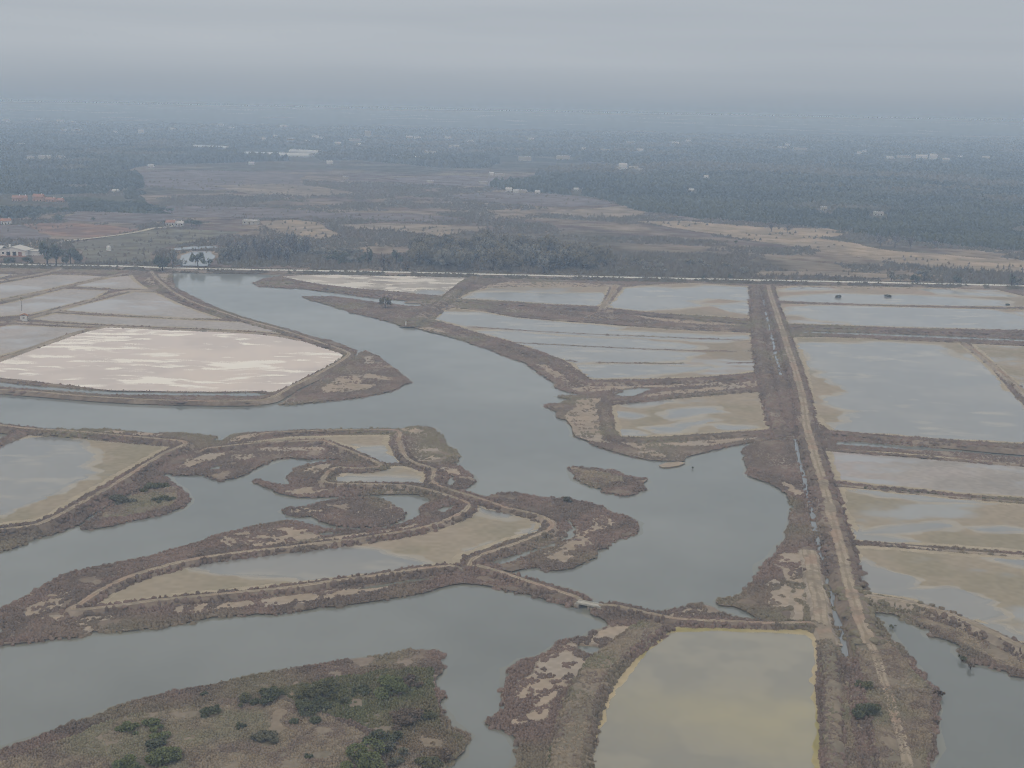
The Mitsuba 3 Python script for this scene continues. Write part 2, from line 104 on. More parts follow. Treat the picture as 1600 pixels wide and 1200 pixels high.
POOL['r1a'] = ('r1', '135.6,629.7 146.0,639.6 157.2,647.7 173.2,651.9 188.8,649.4 211.8,652.3 229.0,647.8 243.3,640.9 255.0,638.0 248.9,624.7 226.0,619.9 178.0,622.3 142.7,624.2')
POOL['r1b'] = ('r1', '224.8,677.3 237.8,679.0 239.9,669.7 264.6,661.3 264.5,656.8 249.2,657.1 228.1,665.9')
POOL['r1c'] = ('r1', '147.8,672.0 172.0,677.6 171.5,672.7 147.3,664.8')
POOL['r2a'] = ('r2', '129.6,585.3 138.3,601.5 146.7,610.4 159.7,613.9 191.1,611.7 232.3,610.7 238.5,601.7 245.4,587.5 268.0,582.9 254.6,552.5 231.7,553.3 188.8,555.2 155.2,558.2 151.4,566.3 140.7,573.8 135.9,586.0')
POOL['r3a'] = ('r3', '117.9,508.0 124.5,510.1 139.9,507.4 155.4,514.6 176.7,509.7 173.9,489.1 181.5,474.7 179.6,462.6 176.4,436.9 172.2,407.1 168.2,389.2 164.1,357.8 161.9,352.7 152.4,354.8 134.4,357.8 116.4,361.6 101.8,365.0 100.0,369.5 109.5,383.0 113.9,391.8 107.7,400.1 109.6,409.4 117.4,423.6 115.7,436.8 116.2,453.3 113.9,469.6 120.1,480.1 117.5,496.9')
POOL['r4a'] = ('r4', '181.9,437.3 185.0,433.5 184.3,412.8 179.2,385.9 178.4,398.6 181.7,428.1')
POOL['r6a'] = ('r6', '88.3,306.4 93.0,305.6 102.0,302.4 111.1,300.3 119.3,298.2 113.1,296.8 104.0,298.3 95.2,301.4')
POOL['r6b'] = ('r6', '80.6,281.7 79.1,272.5 80.3,267.9 84.0,266.8 90.8,266.3 88.5,268.3 81.9,271.0 79.9,273.5')
POOL['r6c'] = ('r6', '82.1,272.7 87.7,275.7 96.2,278.9 103.7,280.7 104.0,279.3 97.1,276.7 90.0,273.2')
POOL['r6d'] = ('r6', '110.4,276.1 115.7,278.2 118.3,277.0 113.0,274.9')
POOL['r7a'] = ('r7', '76.0,253.5 77.4,253.6 80.5,248.4 84.2,245.7 84.3,242.8 80.9,238.5 82.3,234.5 78.4,234.3 72.4,236.0 73.4,243.3')
POOL['r7b'] = ('r7', '82.7,237.9 90.8,238.6 95.9,232.8 96.1,227.1 89.7,222.8 96.9,216.1 104.7,211.9 101.1,203.8 97.0,210.5 91.8,218.4 86.3,227.2 82.8,231.9')
POOL['r7c'] = ('r7', '106.7,256.3 113.3,257.0 123.8,255.2 122.4,252.1 112.0,253.8')
POOL['p3a'] = ('p3', '30.9,214.2 39.8,215.2 48.7,215.3 55.4,214.4 55.9,211.9 53.5,201.7 51.3,193.1 49.8,185.1 48.4,178.7 45.6,167.0 41.4,145.9 11.1,144.9 13.6,165.8 14.8,175.4 16.4,181.2 17.6,187.8 19.7,192.9 22.2,197.9 24.8,204.1 28.2,209.6')
POOL['p1a'] = ('p1', '-64.3,242.3 -63.1,247.2 -57.6,250.2 -54.4,251.1 -47.9,253.4 -41.3,255.4 -35.1,256.1 -28.5,254.1 -22.6,250.5 -18.0,247.4 -23.4,244.1 -31.1,240.8 -38.5,237.3 -41.5,236.1 -42.8,238.4 -46.1,239.7 -52.0,239.7 -59.9,239.7')
POOL['p1b'] = ('p1', '-8.2,287.9 -5.6,284.7 0.6,281.2 -0.2,279.7 -4.8,281.8 -7.9,283.1')
POOL['p1c'] = ('p1', '-8.4,254.8 -3.6,259.9 2.8,265.6 7.3,271.5 7.8,273.8 8.0,271.1 3.6,264.8 -2.2,259.5 -6.6,254.9')
POOL['pa_a'] = ('pa', '-146.7,321.1 -141.9,330.4 -139.3,337.3 -135.0,340.4 -129.8,342.2 -123.2,337.1 -118.3,328.2 -113.5,322.8 -113.4,313.7 -109.1,308.1 -110.7,301.3 -112.2,292.7 -114.1,284.4 -117.4,277.9 -119.4,275.5 -125.2,271.5')
POOL['pb_a'] = ('pb', '-44.3,336.0 -39.5,337.0 -35.9,337.3 -33.4,330.3 -30.7,322.3 -34.2,321.4 -37.1,324.9')
POOL['pc_a'] = ('pc', '-45.0,305.0 -44.4,307.8 -41.2,308.6 -32.9,308.6 -26.1,307.3 -22.4,306.5 -22.9,304.2 -32.5,304.7')
SAND = {}
SAND['t1'] = ('triangle_island', '-64.5,410.2 -61.5,421.4 -61.3,427.6 -56.9,429.1 -53.2,426.3 -53.1,420.1 -54.4,413.0 -51.9,416.2 -47.6,416.6 -49.2,411.5 -57.0,405.0 -62.8,404.6')
SAND['t2'] = ('triangle_island', '-53.3,427.3 -51.1,433.9 -48.0,430.9 -42.7,428.2 -42.9,425.1 -48.7,426.7')
SAND['t3'] = ('triangle_island', '-56.3,463.3 -54.2,464.7 -52.7,451.7 -54.8,452.7')
SAND['o1'] = ('oval_island', '-52.1,280.5 -50.0,282.1 -46.3,282.8 -45.6,280.9 -47.4,279.9 -50.6,279.2')
SAND['s1'] = ('east', '17.3,377.6 20.8,386.2 22.0,399.5 29.0,402.9 27.0,386.7 28.8,376.9 28.5,361.2 25.7,351.5 27.3,347.4 23.7,349.2 20.1,351.8 18.9,358.3 18.4,364.2 17.2,373.5')
SAND['s2'] = ('east', '32.9,347.1 41.2,346.3 56.9,351.6 72.4,356.3 61.1,348.4 54.2,346.5 46.7,346.0 40.1,344.8 37.9,340.6 35.4,343.8')
SAND['s3'] = ('east', '37.5,337.2 40.3,338.1 42.6,334.3 40.7,333.6')
SAND['s4'] = ('east', '21.4,415.6 28.0,421.1 45.1,424.6 74.3,431.2 73.8,428.1 44.6,419.5 28.6,413.2 23.1,412.8')
SAND['s5'] = ('east', '45.2,407.9 52.9,414.3 67.0,420.4 78.2,427.4 87.5,434.5 87.7,427.2 78.3,421.4 56.8,410.8 45.8,405.2')
SAND['s6'] = ('east', '15.2,210.4 16.9,213.6 20.1,216.3 24.0,216.8 24.6,215.4 22.4,212.4 21.5,209.1 19.6,209.5 17.3,210.3')
SAND['s7'] = ('east', '12.0,209.2 10.8,208.3 9.1,203.7 6.0,201.0 5.4,197.7 3.4,194.0 2.1,191.8 2.1,188.1 2.7,187.7 2.9,190.4 5.1,191.9 5.0,188.9 6.1,187.8 5.0,184.9 4.9,182.7 1.2,179.6 1.0,178.7 6.1,180.8 6.8,185.6 7.4,189.0 9.6,191.9 9.1,193.7 14.2,197.6 14.5,198.8 12.7,200.0 15.0,201.4 12.1,203.1 11.3,205.7')
SAND['s8'] = ('east', '31.1,222.5 33.1,224.1 35.5,225.5 37.2,224.7 34.8,222.7 32.2,221.4')
SAND['s9'] = ('east', '57.9,253.0 60.5,257.0 65.3,257.7 67.4,253.5 66.2,248.5 63.8,242.9 61.7,235.9 62.5,242.9 60.0,240.3 58.4,242.7 58.2,248.1')
SAND['s10'] = ('east', '55.2,242.5 57.1,239.1 56.7,234.6 54.8,228.0 53.1,227.9 52.3,229.8 54.0,233.8 52.7,235.4')
SAND['s11'] = ('east', '59.0,238.5 59.8,238.2 58.1,229.1 56.2,221.9 55.3,222.4 57.0,229.1')
SAND['s12'] = ('east', '72.0,311.0 73.6,308.8 74.1,303.4 73.5,300.2 72.5,302.2')
SAND['s13'] = ('east', '10.0,455.2 13.4,455.5 16.4,444.4 21.7,431.9 22.1,425.6 18.2,429.4 14.3,438.7')
SAND['s14'] = ('east', '-21.0,623.0 -17.8,645.7 -11.4,665.5 -1.1,676.8 27.2,678.1 53.2,671.7 52.5,662.0 -1.0,659.6 -14.6,653.1')
SAND['s15'] = ('east', '-39.5,527.3 -36.1,529.3 -30.7,523.6 -28.4,516.3 -33.4,521.8')
SAND['s16'] = ('east', '141.7,676.2 155.5,683.0 176.9,683.4 248.9,685.5 246.2,677.9 175.0,675.8 141.0,664.1')
SAND['s17'] = ('east', '19.3,459.6 21.3,450.5 23.6,447.3 21.5,442.6 19.0,451.4')
SAND['m1'] = ('middle', '-63.7,258.7 -63.1,262.0 -60.1,264.7 -57.5,266.2 -52.0,267.8 -46.8,267.2 -48.3,263.7 -43.3,264.0 -44.0,261.8 -49.0,259.5 -51.4,257.3 -55.5,256.3 -58.0,258.2 -61.1,256.4')
SAND['m2'] = ('middle', '-91.6,219.7 -90.5,222.8 -89.5,226.7 -87.7,228.8 -86.3,227.5 -87.3,224.9 -87.0,221.5 -88.5,218.9 -90.0,216.8')
SAND['m3'] = ('middle', '-63.3,220.1 -63.5,222.3 -59.8,223.4 -55.7,224.2 -50.3,225.4 -49.5,224.5 -54.6,222.1 -59.0,220.3 -61.2,219.3')
SAND['m4'] = ('middle', '-86.8,216.0 -83.3,216.5 -80.8,216.0 -76.3,217.1 -79.7,214.6 -76.9,211.6 -75.9,210.5 -78.9,213.5 -82.8,215.0')
SAND['m5'] = ('middle', '10.2,253.1 8.4,254.6 12.0,259.2 13.5,261.3 16.0,267.3 19.2,271.9 22.5,276.5 23.9,275.7 22.2,272.5 18.3,269.2 17.7,264.9 18.1,261.6 14.9,259.3 12.6,255.6 13.9,254.1 11.7,250.1 10.4,251.2 7.7,253.0')
SAND['m6'] = ('middle', '20.3,278.2 22.0,280.7 23.3,278.4 23.9,276.2 21.7,276.5 20.4,274.6')
SAND['m7'] = ('middle', '-119.9,347.2 -116.0,349.7 -113.2,348.5 -113.1,346.3 -118.5,345.9')
SAND['m8'] = ('middle', '-109.9,345.1 -107.3,348.9 -102.1,347.1 -103.2,344.2 -108.4,343.1')
SAND['m9'] = ('middle', '-87.3,315.5 -86.3,321.7 -82.5,327.6 -79.0,327.8 -80.6,323.3 -83.8,318.8 -85.8,313.3')
SAND['m10'] = ('middle', '-76.0,326.1 -71.9,327.7 -71.1,325.2 -73.5,322.5')
SAND['m11'] = ('middle', '-53.7,313.6 -51.1,318.6 -48.7,319.3 -49.7,315.1 -51.8,312.0')
SAND['m12'] = ('middle', '-56.6,296.8 -52.6,297.0 -52.1,298.7 -46.4,298.5 -47.6,295.8 -50.4,293.5 -54.5,294.3')
SAND['m13'] = ('middle', '-32.3,357.4 -29.6,359.9 -26.8,356.3 -28.2,354.0 -30.8,355.3')
SAND['m14'] = ('middle', '-18.1,318.4 -14.6,317.4 -13.4,312.8 -15.6,312.7 -17.2,314.9')
SAND['m15'] = ('middle', '-43.1,257.8 -42.2,261.1 -36.8,263.9 -32.7,265.9 -28.5,267.4 -23.0,270.8 -20.9,272.7 -22.9,269.4 -28.4,265.7 -33.9,263.2 -39.3,260.8')
SAND['m16'] = ('middle', '-70.6,334.3 -62.7,334.8 -53.7,335.5 -52.6,333.6 -62.3,332.9 -69.2,331.7')
SAND['m17'] = ('middle', '-80.1,344.5 -77.6,347.5 -75.0,349.1 -74.2,347.0 -77.2,344.0 -79.9,341.0')
SAND['m18'] = ('middle', '-48.0,226.2 -42.2,229.1 -35.0,231.7 -30.0,232.3 -25.1,234.2 -26.2,232.8 -32.2,229.6 -39.4,226.9 -46.4,224.4')
SAND['m19'] = ('middle', '-28.5,335.9 -24.1,337.6 -19.5,335.9 -23.9,334.3')
SAND['m20'] = ('middle', '-26.5,328.3 -22.7,329.8 -19.9,327.5 -23.3,326.0')
SAND['s18'] = ('east', '54.9,573.2 82.2,563.9 101.8,557.5 105.0,551.1 86.2,550.7 66.8,558.7')
SAND['nw1'] = ('north_west', '-195.1,650.2 -199.5,679.9 -192.0,681.0 -185.3,651.6 -187.9,639.3')
GRASS = {}
GRASS['g1'] = ('near_island', '-77.7,159.9 -69.9,168.3 -64.9,173.3 -59.8,179.0 -51.5,182.1 -46.0,184.9 -38.8,185.9 -36.4,184.2 -27.4,179.4 -22.9,175.9 -16.5,171.2 -9.3,165.9 -8.1,145.7 -70.6,143.6')
GRASS['v2'] = ('east', '5.5,144.7 6.5,165.6 7.8,175.1 9.9,186.8 12.2,193.8 13.1,192.7 11.3,185.7 9.4,175.2 8.3,165.6 6.9,144.7')
GRASS['v1'] = ('near_island', '-37.4,189.4 -29.4,193.2 -21.1,196.8 -12.8,198.4 -11.6,194.0 -12.2,189.3 -10.5,182.7 -10.0,176.4 -6.9,174.5 -6.2,170.3 -8.4,166.8 -14.4,170.0 -18.8,175.1 -27.5,179.9 -34.3,183.9')
GRASS['g3'] = ('east', '59.0,214.0 60.1,212.7 58.8,202.0 60.5,200.8 66.0,217.2 67.5,217.3 69.9,217.4 71.1,209.9 71.5,200.0 72.1,193.2 64.0,167.7 56.8,146.4 43.1,145.9 47.8,167.1 52.3,187.4')
GRASS['g4'] = ('green_spur', '-92.9,289.2 -91.7,296.0 -88.8,300.0 -84.3,296.5 -81.3,290.0 -81.6,282.5 -86.3,277.4 -91.8,273.4 -94.4,272.4 -95.1,276.9')
GRASS['g5'] = ('grass_island', '16.5,320.0 21.1,319.7 26.1,317.1 28.9,313.8 29.7,309.3 25.3,306.2 20.4,307.5 17.6,311.9')
GRASS['g6'] = ('middle', '-46.5,261.2 -33.9,263.6 -22.8,268.5 -14.4,276.1 -9.6,286.9 -8.6,282.1 -12.1,274.9 -21.2,266.9 -33.5,260.7 -43.0,257.7 -49.7,255.7')
GRASS['g7'] = ('east', '76.1,226.8 81.5,223.9 85.6,218.1 90.3,211.3 96.6,201.1 94.4,196.1 87.7,204.5 82.2,215.1 79.2,220.8')
GRASS['g8'] = ('north_west', '-314.0,698.6 -245.5,700.3 -219.6,687.5 -219.8,676.8 -252.7,680.0 -283.9,678.2 -295.3,655.8')
DYKE = {}
DYKE['main_track'] = ('139.7,675.5 133.9,639.7 127.3,595.4 119.1,541.4 111.7,493.4 106.0,455.3 100.6,421.4 96.7,398.3 93.2,380.7 89.9,364.6 88.0,351.2 85.1,332.7 82.3,314.2 79.9,298.6 77.2,282.5 74.9,268.8 73.3,258.3 71.5,248.5 69.9,239.4 68.5,229.5 67.4,222.9 66.6,216.2 66.2,211.1', 3.5, 2.3, 1.5, 1.15, 0.75, 'brown')
DYKE['west_bank_track'] = ('132.3,675.2 122.1,617.4 111.8,559.5 103.5,511.3 96.9,470.5 91.3,435.5 87.1,405.2 83.4,378.7 82.1,364.4 82.7,358.4', 3.3, 1.6, 1.4, 0, 0.9, 'brown')
DYKE['pan_corner'] = ('66.5,260.7 65.1,250.8 62.7,238.0 61.9,230.3 59.8,220.2 59.3,214.4 59.1,210.7', 2.4, 1.5, 0.9, 1.3, 0.15, 'tan')
DYKE['near_pan_north'] = ('16.0,225.0 18.3,225.7 21.4,225.5 25.5,222.9 30.2,220.4 32.5,219.6 37.3,219.2 43.4,218.9 49.3,218.3 55.5,218.9 58.6,219.1 59.2,216.7', 1.7, 0.9, 1.0, 0.5, 0.8, 'brown')
DYKE['near_pan_west'] = ('28.7,218.3 24.5,212.0 19.8,205.3 16.5,198.7 14.4,192.5 12.2,184.4 10.9,175.9 9.3,164.5 7.2,145.1', 3.5, 2.4, 1.1, 0, 0.8, 'grey')
DYKE['near_pan_east'] = ('59.1,214.0 58.3,209.0 55.8,198.5 52.8,186.6 50.5,176.0 48.5,166.4 44.3,146.8', 1.2, 0.5, 0.8, 0, 1.0, 'brown')
DYKE['bridge_arm'] = ('-8.3,246.4 -6.0,244.7 -3.3,243.0 0.8,239.6 4.7,236.3 8.5,233.1 11.6,230.6 14.1,228.5 15.1,227.2', 2.2, 1.1, 1.1, 0.55, 0.8, 'brown')
DYKE['loop_top'] = ('-74.2,347.2 -65.4,350.0 -51.7,352.5 -41.4,354.0 -35.8,354.4 -33.5,353.8 -32.3,349.6 -32.4,342.5 -30.8,333.2 -28.5,325.0 -26.2,320.2 -22.7,317.4 -19.9,314.6 -20.0,310.6 -20.2,306.0 -18.9,301.1 -15.6,297.6 -11.4,294.2 -6.5,289.4 -1.0,283.8 2.1,282.1 5.5,279.9 8.1,277.3 9.9,274.2 9.8,270.1 8.2,266.6 5.7,263.9 2.4,259.9 -1.4,256.1 -4.6,252.7 -7.2,249.9 -8.4,246.8', 2.1, 1.0, 1.1, 0.55, 0.8, 'brown')
DYKE['loop_inner'] = ('-86.1,329.3 -80.2,333.0 -72.1,336.9 -65.2,338.8 -56.4,340.8 -53.3,341.0 -48.6,334.6 -42.9,328.4 -38.2,322.5 -35.0,319.0 -34.2,316.6 -36.9,314.7 -41.9,313.8 -46.2,314.7 -47.5,311.6 -48.0,305.9 -48.0,302.0 -45.8,300.0 -38.5,300.4 -32.0,300.3 -25.4,299.6 -21.2,297.2 -17.0,293.8 -12.8,290.0 -9.9,286.2 -9.9,283.3 -11.5,278.9 -14.3,274.1 -18.5,269.4 -22.6,266.1 -29.4,262.3 -36.2,259.0 -44.1,255.7 -50.6,253.0 -57.0,250.7 -63.2,247.6 -67.8,244.8 -72.6,240.1 -76.5,235.6 -78.6,232.1 -80.1,228.0 -81.2,224.4 -81.7,221.5 -82.6,219.6 -82.6,218.7 -81.5,218.2 -79.3,218.9 -74.9,220.3 -69.5,222.8 -62.8,225.3 -55.7,227.3 -49.8,229.2 -43.9,231.2 -37.9,233.8 -31.8,236.6 -25.6,239.3 -19.3,242.5 -14.0,244.3 -9.8,245.2', 2.2, 1.0, 1.1, 0.6, 0.85, 'brown')
DYKE['left_pan'] = ('-120.3,257.0 -113.2,260.4 -108.3,262.4 -105.6,264.7 -103.5,271.0 -101.9,279.1 -98.8,293.4 -96.2,311.4 -93.7,325.0 -91.0,330.4 -90.8,333.8 -93.6,336.3 -101.2,337.8 -114.1,341.0 -127.1,344.3 -136.6,345.0 -140.8,346.1 -149.4,349.1 -162.5,353.4', 2.9, 1.3, 1.6, 0.65, 1.0, 'brown')
DYKE['left_stub'] = ('-140.8,346.9 -141.4,339.1 -142.6,332.2 -148.0,320.2', 2.0, 0.8, 1.0, 0, 1.0, 'brown')
DYKE['salt_south'] = ('-179.5,392.1 -168.5,395.8 -154.9,393.2 -145.5,390.3 -134.2,387.7 -123.3,385.9 -112.8,385.0 -102.5,385.0 -92.2,385.0 -82.3,386.6 -77.9,390.6 -76.1,399.9 -74.5,408.6 -70.3,423.1 -66.8,437.4 -63.4,454.9 -62.3,464.8 -64.9,470.9 -74.2,483.0 -83.9,495.8 -94.2,509.2 -104.7,521.8 -118.8,536.4 -133.1,555.3 -148.0,573.7 -163.9,599.5 -176.2,623.7 -186.3,645.6 -196.4,669.0 -203.9,689.2', 2.4, 1.2, 1.2, 0.7, 0.75, 'brown')
DYKE['salt_inner'] = ('-192.4,421.3 -188.6,445.0 -186.3,463.4 -181.9,491.9 -178.7,505.4 -173.0,516.6', 2.4, 1.2, 0.8, 1.0, 0.22, 'tan')
DYKE['salt_top'] = ('-232.2,512.2 -219.8,521.4 -215.2,523.5 -194.5,519.5 -174.5,517.0 -149.1,513.6 -121.3,510.6 -98.9,505.5 -86.2,494.0', 1.8, 0.8, 0.7, 0.55, 0.22, 'tan')
DYKE['w_line_a'] = ('-231.4,510.2 -215.6,524.5 -212.8,528.1 -210.4,540.0 -206.8,561.7 -200.6,587.3 -198.7,610.3 -192.3,617.7 -179.9,617.1', 2.0, 0.9, 0.8, 0.6, 0.22, 'tan')
DYKE['w_line_b'] = ('-253.1,559.8 -242.2,576.2 -235.9,599.2 -229.1,624.0 -223.4,645.7 -219.0,668.8 -213.7,680.0', 2.0, 0.9, 0.8, 0.6, 0.22, 'tan')
DYKE['w_line_c'] = ('-278.4,617.4 -269.9,644.1 -261.7,657.6 -255.9,679.2 -255.8,698.5', 2.0, 0.9, 0.8, 0.6, 0.22, 'tan')
DYKE['w_line_d'] = ('-207.2,552.9 -187.1,546.5 -166.2,543.8 -139.1,538.4 -127.9,536.4', 0.9, 0.4, 0.45, 0, 0.22, 'tan')
DYKE['w_line_e'] = ('-226.7,624.4 -212.8,624.0 -199.8,619.1', 0.9, 0.4, 0.45, 0, 0.5, 'brown')
DYKE['w_line_f'] = ('-222.0,667.2 -239.5,672.5 -253.7,673.1', 1.4, 0.6, 0.6, 0, 0.5, 'brown')
DYKE['spit_north'] = ('-135.0,650.2 -123.8,654.1 -113.8,655.5 -104.9,642.4 -86.3,628.8 -68.7,617.9 -52.2,613.6 -35.6,605.3', 4.0, 1.6, 1.2, 0, 1.0, 'brown')
DYKE['e_diag'] = ('-45.6,529.8 -42.4,550.0 -38.2,573.8 -34.9,593.4 -31.6,618.6 -26.7,655.5 -20.9,689.1', 4.2, 1.8, 1.5, 0, 1.0, 'brown')
DYKE['e_diag_b'] = ('-37.6,551.3 -34.5,576.6 -29.8,584.7', 1.8, 0.8, 0.8, 0, 0.8, 'brown')
DYKE['e_long'] = ('-32.6,607.7 -13.2,595.9 -0.8,595.5 20.8,588.3 42.1,583.2 59.5,574.2 82.2,564.3 108.6,553.5', 3.4, 1.6, 1.2, 0, 0.9, 'brown')
DYKE['e_long_b'] = ('-26.7,584.5 -12.8,576.7 -0.6,563.6 16.9,555.1 35.6,550.4 56.5,542.8 78.5,537.2 105.5,533.8', 2.0, 0.9, 0.9, 0, 0.9, 'brown')
DYKE['e_split'] = ('56.0,671.6 50.4,633.6 44.9,601.6 42.2,585.7', 2.2, 1.2, 0.8, 1.0, 0.22, 'tan')
DYKE['e_shore'] = ('-37.7,545.0 -24.8,527.0 -13.8,509.9 -5.6,499.3 2.3,485.0 10.9,469.2 16.7,455.2 21.3,437.5 24.7,424.1 27.4,423.3 45.2,425.9 68.7,432.1 83.6,438.8 91.8,445.0', 3.2, 1.2, 1.0, 0, 1.0, 'brown')
DYKE['e5_ring'] = ('88.0,419.5 70.3,413.1 54.0,406.0 42.7,400.4 32.7,395.1 30.0,394.9 29.7,376.1 29.5,358.9 29.6,350.2 37.8,349.3 47.4,351.5 57.2,354.3 67.2,357.3 79.7,360.4', 2.4, 0.9, 1.0, 0, 1.0, 'brown')
DYKE['r_mid'] = ('122.8,549.0 143.2,547.9 170.5,542.8 198.4,541.0 226.1,539.3 248.4,538.5', 3.6, 1.6, 1.1, 0, 0.8, 'brown')
DYKE['r_mid_b'] = ('121.4,526.7 138.1,527.0 164.4,522.2 190.7,519.1 216.2,514.4 236.9,512.3', 1.6, 0.7, 0.8, 0, 0.8, 'brown')
DYKE['r_diag'] = ('191.1,517.1 189.1,492.1 184.9,460.7 179.5,422.8 174.5,389.4 169.5,355.0', 2.0, 0.9, 0.9, 0.6, 0.22, 'tan')
DYKE['r_low'] = ('93.9,361.8 102.4,360.2 116.3,354.0 131.4,349.4 148.1,344.4 161.6,341.3', 2.1, 1.1, 1.3, 0, 0.9, 'brown')
DYKE['r_low_b'] = ('89.5,343.4 101.0,340.8 113.1,338.4 126.3,334.7 142.8,330.8 155.7,327.9', 1.0, 0.45, 0.8, 0, 1.0, 'brown')
DYKE['r_ridge_a'] = ('84.6,310.2 92.0,307.9 99.5,305.1 107.1,302.9 114.5,300.7 129.7,298.0 141.6,295.7', 0.9, 0.4, 0.5, 0, 0.25, 'tan')
DYKE['r_ridge_b'] = ('76.7,267.0 79.2,266.3 81.3,265.9', 0.8, 0.35, 0.5, 0, 0.9, 'brown')
DYKE['r_ridge_c'] = ('84.4,265.3 90.1,263.9 96.7,262.2 102.7,260.9 114.1,259.2 124.9,257.8', 0.9, 0.4, 0.5, 0, 0.25, 'tan')
DYKE['r_curve'] = ('69.5,232.3 71.9,232.0 75.4,230.9 80.5,228.9 85.2,224.1 89.2,218.3 92.7,211.6 96.5,203.7 99.9,196.1', 2.8, 1.4, 1.2, 0.7, 0.5, 'tan')
DYKE['r1_ridge'] = ('132.9,620.9 160.7,618.1 192.4,615.9 224.5,615.7 256.6,615.5 281.0,612.5', 0.8, 0.35, 0.4, 0, 0.5, 'brown')
DYKE['e4_ridge_a'] = ('-20.1,533.7 -0.5,528.0 27.0,521.7 54.2,518.6 81.0,515.4 101.7,513.2', 1.0, 0.5, 0.45, 0, 0.75, 'brown')
DYKE['e4_ridge_b'] = ('-0.3,498.5 25.7,494.3 51.4,490.1 77.0,488.6 91.2,488.7', 1.0, 0.5, 0.45, 0, 0.75, 'brown')
DYKE['e4_ridge_c'] = ('30.1,461.5 43.8,461.5 65.8,462.4', 1.0, 0.5, 0.45, 0, 0.75, 'brown')
DYKE['e4_ridge_d'] = ('94.1,490.3 98.8,490.8', 1.0, 0.5, 0.45, 0, 0.75, 'brown')
DYKE['e4_ridge_e'] = ('20.0,465.3 26.2,461.1', 1.0, 0.5, 0.45, 0, 0.75, 'brown')
DYKE['e4_ridge_f'] = ('80.9,465.0 95.7,467.6', 1.0, 0.5, 0.45, 0, 0.75, 'brown')
DYKE['e1_ditchbank'] = ('-53.3,597.5 -44.6,598.6 -35.6,605.8', 2.0, 0.9, 0.8, 0, 1.0, 'brown')
DYKE['pan_corner_b'] = ('58.9,211.5 57.4,203.4 54.7,191.0 52.1,180.0 49.1,166.3 46.1,151.2', 1.7, 1.1, 0.9, 0, 0.45, 'grey')
DYKE['track_hedge'] = ('61.3,205.3 59.4,194.7 57.8,185.5 56.2,177.0 54.4,167.4 51.3,152.2', 1.5, 0.5, 0.35, 0, 1.0, 'brown')
FIELD = {}
FIELD['f1'] = ('-373,934 -341,950 -318,940 -280,918 -271,900 -287.1,874.7 -297.2,851.4 -320.8,855.5 -347.4,890.3', 'rust')
FIELD['f2'] = ('106,1053 141,1067 203,1022 261,1023 269,993 222,965 268.0,869.0 311.9,835.1 367.7,809.3 338.8,743.7 297.9,758.1 270.1,769.2 244.6,790.6 227.8,836.1 202.5,877.8 177,911 148,970 123,1012', 'straw')
FIELD['f3'] = ('-207,989 -184,1005 -156,994 -126.2,895.7 -136.7,867.8 -162.9,888.9 -185,931', 'straw')
FIELD['f4'] = ('-143,970 -105,993 -53,988 -18,984 -15,954 -41,930 -53,900 -79,932 -119,944', 'tan')
FIELD['f5'] = ('-172,1061 -137,1088 -87,1086 -46,1057 -34,1024 -86,1014 -129,1022 -161,1021', 'mauve')
FIELD['f6'] = ('-488,1572 -436,1683 -349,1682 -268,1604 -244,1420 -291,1332 -340,1308 -405,1372', 'mauve')
FIELD['f7'] = ('-340,1392 -285,1442 -220,1405 -165,1308 -211,1260 -279,1278', 'tan')
FIELD['f8'] = ('-293.6,816.0 -280.2,867.3 -264,906 -254,918 -200,909 -216.6,829.4 -226.2,773.0 -209.4,727.5 -250.6,715.3 -271.8,765.6', 'olive')
FIELD['f9'] = ('-381,917 -366,925 -339.9,882.6 -316.5,843.8 -318.9,827.1 -345.9,830.3 -369.9,826.0 -409,916', 'mauve')
FIELD['f10'] = ('-370,1048 -333,1069 -289,1029 -256,984 -287,951 -329,958 -359,973', 'mauve')
FIELD['f11'] = ('82,1186 123,1235 122,1160 104,1089 64,1081 31,1112', 'tan')
FIELD['f12'] = ('-152,1599 -74,1684 -13,1617 -19,1464 -80,1469 -126,1479', 'mauve')
FIELD['f13'] = ('-77,1304 -18,1378 65,1351 99,1245 46,1185 -16,1217', 'mauve')
FIELD['f14'] = ('199,975 235,1002 260,977 242,945 206,938', 'straw')
FIELD['f15'] = ('-330,1057 -308,1116 -221,1116 -158,1076 -181,1017 -248,1014 -283,1007', 'mauve')
FIELD['f16'] = ('124.5,733.1 192.4,745.8 227.5,733.6 222.4,716.3 167.2,719.5 122.1,718.6', 'tan')
WOOD = {}
WOOD['w1'] = '24,1369 84,1319 117,1165 166,1090 215,1058 257,1028 273,989 298,937 330.0,891.2 391.0,862.4 1027,2308 656,2166 417,2075 250,2012 90,1875 -5,1648 -34,1459'
WOOD['w2'] = '-559,1229 -461,1202 -420,1248 -407,1309 -426,1422 -495,1569 -535,1713 -512,1833 -457,1876 -388,1968 -260,2069 -102,1878 -45,1900 -30,2169 -299,2380 -414,2099 -593,2294 -818,2445 -998,2206'
WOOD['w3'] = '-422,924 -399,960 -387,1007 -358,1044 -315,1035 -284,1030 -324,1113 -382,1259 -410,1298 -476,1242 -555,1221'
WOOD['w4'] = '-1072,2371 -807,2611 -639,2473 -362,2480 -8,2339 205,2079 571,2272 1107,2489 1977,4465 1134,4540 -17,4374 -911,4406 -1931,4286'
ROAD = '-321.9,700.2 -292.8,700.3 -278.0,699.7 -256.3,700.1 -220.2,701.2 -193.4,696.7 -146.3,696.7 -88.4,698.3 -37.5,697.4 -1.2,695.9 71.1,694.1 143.3,693.7 215.4,693.3 286.9,691.5 322.2,690.0'
LANE = '-301.4,821.4 -286.7,846.1 -274.0,876.2 -269.5,899.6 -268,919 -257,931'
